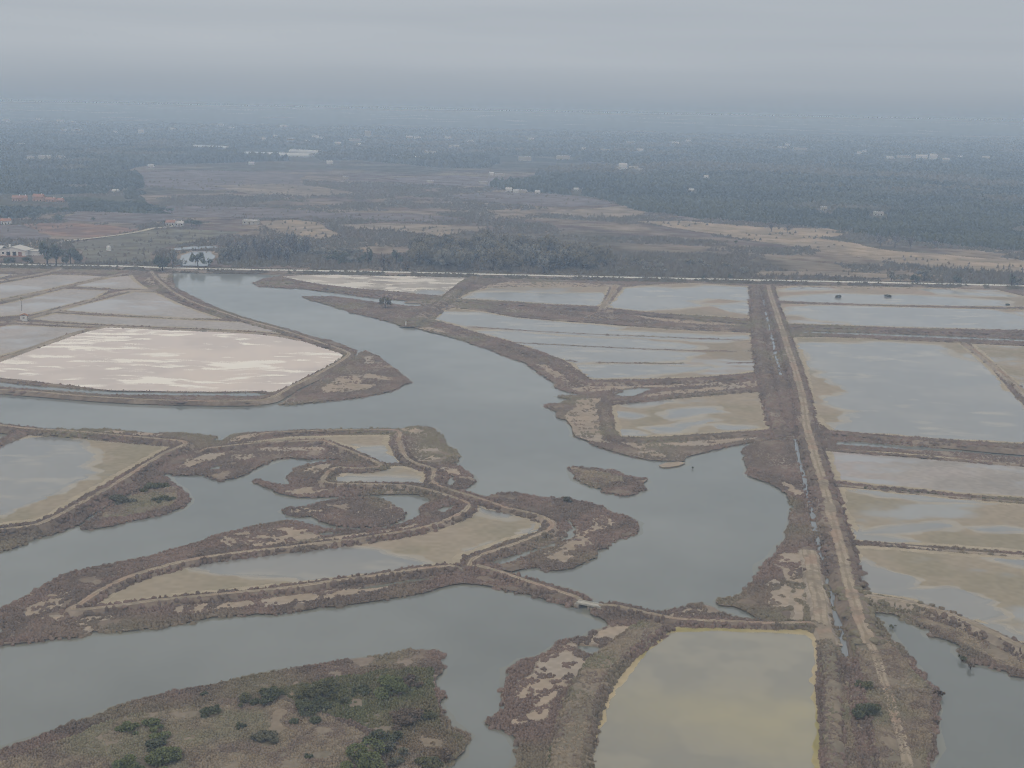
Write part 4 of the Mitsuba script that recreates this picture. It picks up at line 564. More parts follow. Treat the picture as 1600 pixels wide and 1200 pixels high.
def plain_fn(p, n, uv):
    c, a, b = tri(p, (.155, .118, .098), (.245, .190, .138), (.118, .102, .074), 45.0, 130.0, 3.0)
    f = fbm(p.x / 11, p.y / 11, 8.0, 3)
    far = smoothstep(1400, 2400, p.y)
    c = mix(c, (.055, .062, .044), far * smoothstep(.12, .32, fbm(p.x / 260, p.y / 260, 2.0, 3)))
    return c * (1 + (f - .5) * (1 - .9 * far))
diffuse('plain_mat', plain_fn)
for k, (a, b) in dict(rust=((.265, .165, .120), (.215, .145, .115)), straw=((.37, .285, .195), (.285, .225, .160)), tan=((.30, .24, .175), (.235, .19, .145)), mauve=((.195, .160, .150), (.160, .136, .126)), olive=((.190, .172, .125), (.160, .145, .112))).items():
    def fld(p, n, uv, a=a, b=b): return mix(a, b, smoothstep(.35, .65, fbm(p.x / 19, p.y / 19, 1.0, 4))) * (.68 + .64 * fbm(p.x / 9, p.y / 9, 3.0, 3))
    diffuse('field_%s_mat' % k, fld)
LEAF = dict(heath=((0.159, 0.154, 0.085), (0.117, 0.117, 0.067)), sage=((0.174, 0.167, 0.123), (0.132, 0.130, 0.095)), green=((.180, .196, .090), (.130, .146, .070)), dark=((0.138, 0.146, 0.089), (0.102, 0.110, 0.068)), olive=((.285, .240, .158), (.205, .182, .122)), grey=((0.318, 0.299, 0.237), (0.253, 0.237, 0.195)), brown=((0.213, 0.161, 0.121), (0.156, 0.125, 0.099)),
            rust=((0.183, 0.132, 0.078), (0.145, 0.103, 0.068)), bare=((0.250, 0.220, 0.200), (0.198, 0.174, 0.160)))
for k, (a, b) in LEAF.items():
    def lf(p, n, uv, a=a, b=b): return mix(a, b, fbm(p.x / 1.3, p.y / 1.3, p.z / 1.3, 2)) * (.8 + .4 * noise(p.x * 3, p.y * 3, p.z * 3))
    diffuse('leaf_%s_mat' % k, lf)
def pine_fn(p, n, uv): 
    c, a, b = tri(p, (.046, .052, .033), (.070, .074, .040), (.125, .108, .068), 60.0, 150.0, 5.0)
    return c * (.86 + .28 * noise(p.x / 5, p.y / 5))
diffuse('pine_mat', pine_fn); diffuse('wood_floor_mat', lambda p, n, uv: mix((.085, .085, .056), (.115, .102, .070), fbm(p.x / 50, p.y / 50, 0.0, 3)))
diffuse('lane_mat', lambda p, n, uv: c3(.52, .45, .34) * (.85 + .3 * fbm(p.x / 5, p.y / 5, 0.0, 3)))
diffuse('brush_mat', lambda p, n, uv: mix((.132, .105, .082), (.108, .100, .068), fbm(p.x / 30, p.y / 30, 0.0, 3)) * (.75 + .5 * noise(p.x / 2, p.y / 2)))
diffuse('bark_mat', (.085, .070, .055)); diffuse('twig_mat', (.14, .125, .115))
diffuse('whitewash_mat', lambda p, n, uv: c3(.74, .72, .68) * (.88 + .2 * fbm(p.x, p.y, p.z, 3)))
diffuse('cream_mat', (.50, .46, .38)); diffuse('ochre_mat', (.46, .26, .15)); diffuse('terracotta_mat', lambda p, n, uv: c3(.36, .19, .12) * (.8 + .4 * noise(p.x * 2, p.y * 2, p.z)))
diffuse('pale_roof_mat', (.56, .54, .50)); diffuse('dark_opening_mat', (.035, .033, .032)); diffuse('concrete_mat', lambda p, n, uv: c3(.46, .44, .39) * (.82 + .3 * fbm(p.x * 1.5, p.y * 1.5, p.z, 3)))
diffuse('red_door_mat', (.30, .14, .10)); diffuse('plastic_cover_mat', (.60, .62, .62)); diffuse('stone_mat', (.34, .30, .25)); diffuse('wood_mat', (.16, .13, .10))

# ---------------------------------------------------------------- helpers
used = {}
def key_for(name):
    n = used.get(name, 0); used[name] = n + 1
    return name if n == 0 else '%s_%03d' % (name, n)
def child(parent, name): return key_for(parent + '__' + name)
def tag(key, label, category=None, group=None, kind=None):
    labels[key] = {'label': label}
    for a, b in (('category', category), ('group', group), ('kind', kind)):
        if b: labels[key][a] = b
def put(key, v, f, m, **kw): scene[key] = mikit.ply((v, f), m, **kw)
def rough(poly, amp, scale, step, seed=0, stretch=1.0):
    "break a straight surveyed outline into a natural ragged one (the noise belongs to the place, so neighbours agree)"
    def ring(c):
        c = np.asarray(c.coords)
        seg = shapely.segmentize(LineString(c), step); q = np.asarray(seg.coords)[:-1]
        a = np.stack([q[:, 0] / scale / stretch, q[:, 1] / scale, np.full(len(q), seed * 7.3)], -1)
        dx = (meshkit.fbm(a, 3, 11) - .5) * 2; dy = (meshkit.fbm(a + 57.1, 3, 12) - .5) * 2
        return q + np.stack([dx * stretch, dy], -1) * amp
    out = []
    for g in getattr(poly, 'geoms', [poly]):
        if g.geom_type == 'Polygon' and len(g.exterior.coords) > 3: out.append(Polygon(ring(g.exterior), [ring(i) for i in g.interiors]).buffer(0))
    return shapely.union_all(out)
def polys(g): return [q for q in getattr(g, 'geoms', [g]) if q.geom_type == 'Polygon' and q.area > .05]
def fill(g, z):
    V, F, n = [], [], 0
    for q in polys(g):
        v, f = trimesh.creation.triangulate_polygon(q, engine='earcut')
        v = np.c_[v, np.full(len(v), z)]; f = np.asarray(f)
        a, b, c = v[f[:, 0]], v[f[:, 1]], v[f[:, 2]]
        fl = np.cross(b - a, c - a)[:, 2] < 0; f = f.copy(); f[fl] = f[fl][:, ::-1]
        V.append(v); F.append(f + n); n += len(v)
    return np.vstack(V), np.vstack(F)
def skirt(g, z0, z1):
    "the low cut bank round a piece of land, leaning outwards"
    V, F, n = [], [], 0
    for q in polys(g):
        for r in [q.exterior, *q.interiors]:
            c = np.asarray(r.coords); m = len(c)
            e = np.roll(c[:-1], -1, 0) - np.roll(c[:-1], 1, 0); e = np.vstack([e, e[:1]])
            nrm = np.stack([e[:, 1], -e[:, 0]], 1) / (np.linalg.norm(e, axis=1)[:, None] + 1e-9)
            if r.is_ccw != (r is q.exterior): nrm = -nrm if r is q.exterior else nrm
            if r is not q.exterior and r.is_ccw: nrm = -nrm
            V += [np.c_[c, np.full(m, z1)], np.c_[c + nrm * .5 * np.array([1, 1]), np.full(m, z0)]]
            i = np.arange(m - 1)
            F.append(np.vstack([np.stack([i, i + m, i + 1], 1), np.stack([i + 1, i + m, i + m + 1], 1)]) + n); n += 2 * m
    return np.vstack(V), np.vstack(F)
def join(*vf):
    V, F, n = [], [], 0
    for v, f in vf: V.append(v); F.append(f + n); n += len(v)
    return np.vstack(V), np.vstack(F)
def chaikin(q, times=2):
    for _ in range(times):
        a, b = q[:-1] * .75 + q[1:] * .25, q[:-1] * .25 + q[1:] * .75
        q = np.vstack([q[:1], np.stack([a, b], 1).reshape(-1, 2), q[-1:]])
    return q
def centre_line(t, times=2):
    q = chaikin(P(t), times); seg, out = np.hypot(*np.diff(q, axis=0).T), []
    s = np.r_[0, np.cumsum(seg)]; at = [0.0]
    while at[-1] < s[-1]:
        x, y = np.interp(at[-1], s, q[:, 0]), np.interp(at[-1], s, q[:, 1])
        at.append(at[-1] + max(1.0, math.hypot(x, y) / 260))
    at = np.array(at[:-1] + [s[-1]])
    c = np.c_[np.interp(at, s, q[:, 0]), np.interp(at, s, q[:, 1])]
    d = np.gradient(c, axis=0); d /= np.linalg.norm(d, axis=1)[:, None] + 1e-9
    return c, np.c_[-d[:, 1], d[:, 0]], at
def sweep(c, nrm, offs, zs, across=None):
    "offs, zs: lists of per-station arrays across the line"
    n, k = len(c), len(offs)
    V = np.concatenate([np.c_[c + nrm * o[:, None], z] for o, z in zip(offs, zs)])
    i = np.arange(n - 1); F = []
    for j in range(k - 1):
        a, b = i + j * n, i + (j + 1) * n
        F += [np.stack([a, a + 1, b], 1), np.stack([a + 1, b + 1, b], 1)]
    F = np.vstack(F)
    q = V[F]
    if np.cross(q[:, 1] - q[:, 0], q[:, 2] - q[:, 0])[:, 2].mean() < 0: F = F[:, ::-1]
    uv = None
    if across is not None: uv = np.concatenate([np.c_[np.arange(n) * 1.0, np.full(n, a)] for a in across])
    return V, F, uv
def wob(c, scale, seed): return (meshkit.fbm(np.c_[c / scale, np.full(len(c), seed * 3.1)], 3, seed) - .5) * 2

# tufts: thousands of small ragged cushions, one mesh
def tufts(x, y, z, r, h, seed, rings=2, k=5):
    g = np.random.default_rng(seed); n = len(x)
    a0 = g.uniform(0, 6.28, n)[:, None] + np.arange(k) * 2 * math.pi / k
    out = []
    if rings == 1: prof = [(1.0, -.15)]
    elif rings == 2: prof = [(1.0, -.15), (.72, .62)]
    else: prof = [(.55, .0), (1.0, .42), (.68, .8)]
    for q, (rr, hh) in enumerate(prof):
        rad = r[:, None] * rr * g.uniform(.7, 1.3, (n, k)); a = a0 + q * math.pi / k
        out.append(np.stack([x[:, None] + rad * np.cos(a), y[:, None] + rad * np.sin(a), z[:, None] + h[:, None] * hh * g.uniform(.75, 1.25, (n, k)) + (0 if q else -.05)], -1))
    top = np.stack([x + r * g.uniform(-.3, .3, n), y + r * g.uniform(-.3, .3, n), z + h * g.uniform(.85, 1.15, n)], -1)[:, None]
    V = np.concatenate(out + [top], 1); m = V.shape[1]; i = np.arange(k); j = (i + 1) % k; F = []
    for q in range(len(prof) - 1):
        F += [np.stack([i + q * k, j + q * k, i + (q + 1) * k], 1), np.stack([j + q * k, j + (q + 1) * k, i + (q + 1) * k], 1)]
    F.append(np.stack([i + (len(prof) - 1) * k, j + (len(prof) - 1) * k, np.full(k, m - 1)], 1))
    F = np.vstack(F)
    return V.reshape(-1, 3), (F[None] + (np.arange(n) * m)[:, None, None]).reshape(-1, 3)
CELL = .0023
def scatter(area, seed, fac=1.0, ymax=2000):
    "jittered points over an area, finer near the viewpoint"
    g = np.random.default_rng(seed); pts = []
    bands = [130, 200, 250, 310, 390, 490, 620, 780, 1000, 1300]
    if area.is_empty: return np.zeros((0, 3))
    x0, y0, x1, y1 = area.bounds
    for a, b in zip(bands[:-1], bands[1:]):
        if y1 < a * .8 or y0 > b: continue
        c = CELL * (a + b) / 2 * fac
        xs = np.arange(max(x0, -.5 * b - 30), min(x1, .5 * b + 30), c); ys = np.arange(max(y0, a * .8), min(y1, b), c)
        if not len(xs) or not len(ys): continue
        X, Y = np.meshgrid(xs, ys); X, Y = X.ravel() + g.uniform(-.5, .5, X.size) * c, Y.ravel() + g.uniform(-.5, .5, X.size) * c
        D = np.hypot(X, Y); ok = (D >= a) & (D < b) & (np.abs(X) < .47 * Y + 25)
        X, Y = X[ok], Y[ok]
        if len(X): ok = shapely.contains_xy(area, X, Y); pts.append(np.c_[X[ok], Y[ok], np.full(ok.sum(), c)])
    return np.vstack(pts) if pts else np.zeros((0, 3))
TUFT_COUNT = 0
def cover(parts, seed):
    "parts: rows x, y, z, cell, height -> one mesh"
    global TUFT_COUNT
    q = np.vstack(parts); g = np.random.default_rng(seed); out = []
    near = np.hypot(q[:, 0], q[:, 1]) < 330
    for sel, rg in ((near, 2), (~near, 1)):
        w = q[sel]
        if len(w):
            r = w[:, 3] * g.uniform(.55, 1.0, len(w)); h = w[:, 4] * g.uniform(.5, 1.4, len(w))
            out.append(tufts(w[:, 0], w[:, 1], w[:, 2], r, h, seed + rg, rg))
            TUFT_COUNT += len(out[-1][1])
    return join(*out)

# ---------------------------------------------------------------- river, ground, land
road_pts = P(ROAD)
ra = road_pts[0]; rb = road_pts[-1]
def beyond_road(x, y):
    "signed metres behind the line of the road"
    yr = np.interp(x, road_pts[:, 0], road_pts[:, 1], left=None, right=None)
    return y - yr
xs = np.unique(np.r_[np.linspace(-11000, -1000, 21), np.linspace(-1000, 1000, 161), np.linspace(1000, 11000, 21)])
vs = np.r_[-560, -300, -100, -40, -16, -9, -5, -1, 20, 60, 120, 200, 300, 420, 560, 750, 1000, 1300, 1700, 2200, 3000, 4200, 6000, 9000, 13000, 18000]
X, Vv = np.meshgrid(xs, vs); Y = np.interp(X, road_pts[:, 0], road_pts[:, 1]) + Vv
Z = np.interp(Vv, [-560, -16, -5, 0, 18000], [-1.2, -1.2, .45, .6, .6])
i, j = np.meshgrid(np.arange(len(vs) - 1), np.arange(len(xs) - 1), indexing='ij'); a = (i * len(xs) + j).ravel(); w = len(xs)
put('ground', np.c_[X.ravel(), Y.ravel(), Z.ravel()], np.vstack([np.stack([a, a + 1, a + w], 1), np.stack([a + 1, a + w + 1, a + w], 1)]), 'plain_mat', smooth=True)
tag('ground', 'wide brown plain of scrub and meadow stretching into the haze', kind='structure')
gx = np.linspace(-700, 700, 57); gy = np.linspace(60, 700, 33); X, Y = np.meshgrid(gx, gy)
i, j = np.meshgrid(np.arange(32), np.arange(56), indexing='ij'); a = (i * 57 + j).ravel()
put('river', np.c_[X.ravel(), np.minimum(Y.ravel(), np.interp(X.ravel(), road_pts[:, 0], road_pts[:, 1]) - 4), np.zeros(X.size)], np.vstack([np.stack([a, a + 1, a + 57], 1), np.stack([a + 1, a + 58, a + 57], 1)]), 'river_mat', smooth=True)
tag('river', 'smooth grey tidal river winding between the marsh islands', kind='structure')

LAND_TEXT = dict(near_island=('marsh_island', 'large heath covered islet in the foreground at the bottom left'), middle=('marsh_bank', 'long branching marsh of loops and dykes left of the centre'), green_spur=('marsh_island', 'greenish tongue of marsh beside the diagonal dyke'),
    oval_island=('marsh_island', 'oval purplish brown island inside the looping channel'), grass_island=('marsh_island', 'small ragged grassy island alone in the middle of the river'), north_west=('marsh_bank', 'flat bank holding the white salt pan and the pans behind it'),
    triangle_island=('marsh_island', 'triangular brown marsh island beside the white salt pan'), east=('marsh_bank', 'wide bank of pans and tracks on the right shore of the river'), shoal=('sand_bar', 'low sandy shoal in the river off the right bank'))
land_poly, land_key = {}, {}
dyke_poly = {}
for k, (t, wb, wt, h, wp, dens, kind) in DYKE.items(): dyke_poly[k] = LineString(chaikin(P(t))).buffer(wb * .9)
ditch_poly = {k: LineString(chaikin(P(t))).buffer(w / 2) for k, (t, w) in DITCH.items()}
for k, t in LAND.items():
    g = Polygon(P(t)).buffer(0)
    for hk, (owner, ht) in HOLES.items():
        if owner == k: g = g.difference(Polygon(P(ht)).buffer(0))
    if k == 'middle' or k == 'east' or k == 'north_west':
        for dk in ditch_poly.values(): g = g.difference(dk)
    g = rough(g, .65, 3.2, .9 if k != 'east' else 1.2, 1).simplify(.08)
    land_poly[k] = g
    key = land_key[k] = key_for(LAND_TEXT[k][0])
    v, f = join(fill(g, .35), skirt(g, -.5, .35))
    put(key, v, f, 'sand_mat' if k == 'shoal' else 'soil_brown_mat'); tag(key, LAND_TEXT[k][1], kind='structure')
all_land = shapely.union_all(list(land_poly.values()))
def road_at(x): return np.interp(x, road_pts[:, 0], road_pts[:, 1])
for q, (grow, zz, amp) in enumerate(((1.1, .012, 1.6),)):
    g = rough(all_land.buffer(grow).simplify(.3), amp, 9, 2.0, 40 + q).difference(all_land.buffer(-.4)).simplify(.15)
    k = key_for('shallows'); put(k, *fill(g, zz), 'shallow_mat' + ('_1' if q else '')); tag(k, ('muddy shallows hugging the shores of the marsh', 'faintly silty water a little off the marsh shores')[q], kind='structure')

# ---------------------------------------------------------------- salt pans with standing water
PAN_TEXT = dict(salt_white=('salt', 'big pinkish pan streaked with white salt on the left'), w2=('grey', 'grey flooded pan at the left edge above the white salt pan'), w3=('grey', 'narrow pale pan between the white salt pan and the shed'), w4=('grey', 'triangular flooded pan right of the small white shed'),
    w5=('grey', 'small pan nearest the river corner on the left'), w6=('grey', 'pale pan behind the small white shed'), w7=('grey', 'long pale pan below the farmhouse'), w8=('grey', 'sliver of pan at the left edge below the farmhouse'), e1=('pale', 'whitish dry pan below the road right of the river'),
    e2=('brown', 'brown rimmed pan below the road, left of the sandy divider'), e3=('brown', 'flooded pan below the road, right of the sandy divider'), e4=('brown', 'long pan crossed by thin straight ridges in the centre'), e5=('olive', 'olive mud pan with silvery streaks beside the sandy beach'),
    r1=('brown', 'partly dry pan with round shrubs below the road on the right'), r2=('brown', 'flooded pan in front of the shrub pan on the right'), r3=('olive', 'biggest flooded pan on the right, mirror smooth'), r4=('olive', 'olive pan cut off by the diagonal dyke at the right edge'),
    r5=('streak', 'streaked pinkish grey pan below the biggest flooded pan'), r6=('olive', 'olive mud pan below the row of dark shrubs'), r7=('olive', 'lowest olive mud pan on the right above the curved dyke'), p3=('cream', 'greenish yellow pan with a cream rim in the foreground'),
    p1=('olive', 'long crescent pan with olive mud in the middle marsh'), pa=('olive', 'blue centred pan with olive edges at the left'), pb=('olive', 'thin bent pan at the top of the middle marsh'), pc=('olive', 'small pan inside the loop of dykes'))
pan_key, pan_poly = {}, {}
MATS = dict(streak='mud_streak_mat', salt='salt_mat', grey='mud_grey_mat', pale='pale_salt_mat', brown='mud_brown_mat', olive='mud_olive_mat', cream='mud_cream_mat')
for k, t in PAN.items():
    q = P(t); D = np.hypot(*q.mean(0))
    g = rough(Polygon(q).buffer(0), .5, 2.5, 1.0, 2).simplify(.06); pan_poly[k] = g
    key = pan_key[k] = key_for('salt_pan'); put(key, *fill(g, .38), MATS[PAN_TEXT[k][0]]); tag(key, PAN_TEXT[k][1], kind='structure')
    if PAN_TEXT[k][0] in ('olive', 'brown', 'grey', 'streak'):              # the dry rim along the foot of the dykes
        rim = g.difference(rough(g.buffer(-1.9), .9, 3.0, .8, 33)).simplify(.05)
        if not rim.is_empty: put(child(key, 'rim'), *fill(rim, .3955), 'rim_mat')
for k, (owner, t) in POOL.items():
    q = P(t); D = np.hypot(*q.mean(0)); s = D / 420
    edge = 1.0 if owner != 'p3' else .5
    g = Polygon(q).buffer(.45 if owner == 'p3' else 0)
    g = rough(g, 2.0 * s * edge, 7 * s, 1.2, 3, 1.8); g = rough(g, .8 * edge, 2.2, .7, 4, 2.0)
    g = g.intersection(pan_poly[owner].buffer(-.3)).simplify(.05)
    if g.is_empty: continue
    if owner != 'p3':
        for q, (grow, zz) in enumerate(((3.4, .386), (1.9, .389), (.8, .3925))):
            ring = rough(rough(g.buffer(grow * s + .2), 1.5 * s * grow ** .5, 6 * s, 1.2, 13 + q, 1.8), .7, 2.0, .7, 14 + q, 2.0).intersection(pan_poly[owner].buffer(-.15)).simplify(.05)
            put(child(pan_key[owner], 'wet_mud'), *fill(ring, zz), 'wet_mud_mat_%d' % q)
    put(child(pan_key[owner], 'water'), *fill(g, .40), 'bloom_pool_mat' if owner == 'p3' else 'pool_mat')
for k, (t, w) in DITCH.items():
    c, nrm, at = centre_line(t); hw = w / 2 * (.9 + .9 * wob(c, 4, 21))
    V, F, uv = sweep(c, nrm, [-hw - .6, hw + .6], [np.full(len(c), .05)] * 2)
    key = key_for('ditch'); put(key, V, F, 'ditch_mat')
    tag(key, dict(track_ditch='ditch water along the upper part of the long track', track_ditch_2='bright ditch beside the track left of the middle pans', track_ditch_3='lowest ditch strip between the two dirt tracks', cross_ditch='short cross ditch meeting the track in the middle', pan_ditch='thin ditch between two banks under the flooded pan')[k], kind='structure')

# ---------------------------------------------------------------- bare sand and dry grass ground on the marsh
sand_poly = {}
for k, (owner, t) in SAND.items():
    q = P(t); g = rough(rough(Polygon(q).buffer(0), 1.0, 3.0, .7, 5, 1.3), .5, 1.1, .4, 15).buffer(.3).intersection(land_poly[owner].buffer(-.2)).simplify(.05)
    if g.is_empty: continue
    sand_poly.setdefault(owner, []).append(g)
    edge = rough(g.buffer(.8), .7, 2.0, .5, 16).intersection(land_poly[owner].buffer(-.1)).simplify(.05); put(child(land_key[owner], 'silty_margin'), *fill(edge, .358), 'soil_tan_mat'); put(child(land_key[owner], 'sand_patch'), *fill(g, .37), 'sand_mat')
grass_poly = {}
for k, (owner, t) in GRASS.items():
    g = rough(Polygon(P(t)).buffer(0), 1.2, 4.0, .9, 6).intersection(land_poly[owner].buffer(-.4)).simplify(.06)
    grass_poly.setdefault((owner, k[0]), []).append(g); put(child(land_key[owner], 'grass_ground'), *fill(g, .36 if k[0] == 'g' else .364), 'soil_grass_mat')

# ---------------------------------------------------------------- dykes with their paths
DYKE_TEXT = dict(main_track='long raised dyke carrying the dirt track away to the road', west_bank_track='dark overgrown bank along the left of the long track', pan_corner='sandy bank with a path left of the lowest ditch', near_pan_north='dyke with a light path along the top of the foreground pan',
    near_pan_west='broad scrubby dyke along the left of the foreground pan', near_pan_east='narrow dark dyke along the right of the foreground pan', bridge_arm='dyke arm with a path leading down to the small bridge', loop_top='winding dyke round the outer side of the middle marsh',
    loop_inner='winding dyke round the crescent pan', left_pan='dyke with a reddish path round the left pan', left_stub='short dark dyke at the corner of the left pan', salt_south='bank between the white salt pan and the river', salt_inner='pale diagonal dyke at the upper left of the white salt pan',
    salt_top='straight pale dyke along the top of the white salt pan', w_line_a='pale dyke running from the shed to the river corner', w_line_b='second pale dyke from the left edge below the farmhouse', w_line_c='third pale dyke just below the farmhouse trees', w_line_d='thin ridge under the triangular pan',
    w_line_e='thin ridge between two small pans on the left', w_line_f='dark verge under the road on the left', spit_north='overgrown bank under the whitish dry pan', e_diag='dark diagonal bank from the river up to the road', e_diag_b='short side bank next to the diagonal one',
    e_long='wide bank under the two pans by the road', e_long_b='lower narrow bank above the long ridged pan', e_split='pale sandy divider between the two pans by the road', e_shore='bank between the long ridged pan and the river', e5_ring='bank round the olive streaked pan',
    r_mid='wide bank between the second and third pan on the right', r_mid_b='narrow bank above the biggest flooded pan', r_diag='diagonal pale dyke at the right side of the biggest pan', r_low='overgrown bank under the biggest flooded pan', r_low_b='narrow bank below the long ditch on the right',
    r_ridge_a='thin ridge under the dark shrub row', r_ridge_b='short stub ridge at the track', r_ridge_c='thin ridge between the two lowest pans on the right', r_curve='curved dyke with a pale crest over the corner lagoon', r1_ridge='thin straight ridge between the shrub pan and the next pan',
    e4_ridge_a='upper straight ridge in the long pan', e4_ridge_b='middle straight ridge in the long pan', e4_ridge_c='lower straight ridge in the long pan', pan_corner_b='grassy bank right of the foreground pan, in front of the path', track_hedge='low line of dark scrub left of the faint wheel track', e4_ridge_d='short upper stub ridge at the right of the long pan', e4_ridge_e='stub ridge at the left shore of the long pan', e4_ridge_f='lower stub ridge at the right of the long pan', e1_ditchbank='low bank between the spit and the diagonal bank')
dyke_tufts = {}
dry_land = all_land.buffer(-.3).difference(shapely.union_all([q.buffer(.3) for q in ditch_poly.values()])); shapely.prepare(dry_land)
rng = np.random.default_rng(5)
for di, (k, (t, wb, wt, h, wp, dens, kind)) in enumerate(DYKE.items()):
    c, nrm, at = centre_line(t); n = len(c); D = np.hypot(c[:, 0], c[:, 1])
    e0 = wb * (1 + .22 * wob(c, 5, di)); e1 = wb * (1 + .22 * wob(c, 5, di + 50)); t0 = wt * (1 + .2 * wob(c, 4, di + 9)); t1 = wt * (1 + .2 * wob(c, 4, di + 70))
    hh = h * (1 + .10 * wob(c, 9, di + 3)); taper = np.clip(np.minimum(at, at[-1] - at) / 2.0, 0, 1) * .7 + .3; hh = hh * taper
    zz = np.full(n, .2)
    V, F, uv = sweep(c, nrm, [-e0, -t0, np.zeros(n), t1, e1], [zz, hh, hh + .06, hh, zz])
    key = key_for('earth_dyke'); put(key, V, F, 'soil_%s_mat' % dict(grey='grass').get(kind, kind), smooth=40); tag(key, DYKE_TEXT[k], kind='structure')
    if wp:
        w0 = wp * (1.1 + .45 * wob(c, 3.0, di + 11)); w1 = wp * (1.1 + .45 * wob(c, 3.0, di + 12))
        w0, w1 = np.minimum(w0, t0 * .98), np.minimum(w1, t1 * .98)
        def zat(o, tt): return hh + .06 * (1 - np.abs(o) / tt) + .035
        V, F, uv = sweep(c, nrm, [-w0, -w0 * .5, np.zeros(n), w1 * .5, w1], [zat(w0, t0), zat(w0 * .5, t0), hh + .095, zat(w1 * .5, t1), zat(w1, t1)], [-1, -.5, 0, .5, 1])
        put(child(key, 'path'), V, F, 'path_mat', uv=uv)
    # scrub on its flanks
    L = at[-1]; Dm = D.mean(); cell = CELL * Dm
    m = int(dens * L * 2 * wb / cell ** 2 * .85)
    s = rng.uniform(0, L, m); o = rng.uniform(-1.0, 1.0, m) * wb * 1.05
    cx, cy = np.interp(s, at, c[:, 0]), np.interp(s, at, c[:, 1]); nx, ny = np.interp(s, at, nrm[:, 0]), np.interp(s, at, nrm[:, 1]); hs = np.interp(s, at, hh)
    ao = np.abs(o); z = np.where(ao < wt, hs, hs + (.25 - hs) * (ao - wt) / (wb - wt))
    keep = ao > (wp * 1.12 + .1 if wp else 0)
    clump = meshkit.fbm(np.c_[s / 4.0, o / 3.0 + di * 9, np.zeros(m)], 3, 5)
    keep &= clump > .5 - .35 * dens + (.12 if dens < .7 else 0)
    px, py = cx + nx * o, cy + ny * o
    keep &= (np.abs(px) < .47 * py + 25) & shapely.contains_xy(dry_land, px, py)
    hgt = np.where(ao < wt, .30, .55) * (.6 if wb < 1.3 else 1.0) * (1 + .3 * clump)
    row = np.c_[px, py, np.maximum(z, .2), cell * rng.uniform(.55, 1.5, m), hgt][keep]
    grp = 'track' if k in ('main_track', 'west_bank_track', 'pan_corner', 'near_pan_east') or k.startswith(('r', 'track', 'pan_corner')) else 'west' if k.startswith(('salt', 'w_')) else 'east' if k.startswith(('e_', 'e1', 'e4', 'e5', 'spit')) else 'middle'
    if kind == 'grey':
        dark = (o > .5 * wb)[keep]; dyke_tufts.setdefault('grass', []).append(row[~dark] * np.array([1, 1, 1, .8, .8])); row = row[dark]
    dyke_tufts.setdefault(grp, []).append(row)
for grp, text in dict(track='dark bushy scrub on the banks of the long track and right hand pans', west='low brown scrub along the banks of the white salt pan', east='brown scrub along the banks of the central pans', middle='brown scrub along the winding dykes of the middle marsh', grass='grey grass on the broad dykes beside the foreground pan').items():
    key = key_for('bank_scrub'); put(key, *cover(dyke_tufts[grp], 900 + len(key)), 'scrub_grey_mat' if grp == 'grass' else 'scrub_brown_mat', smooth=True); tag(key, text, 'scrub', kind='stuff')

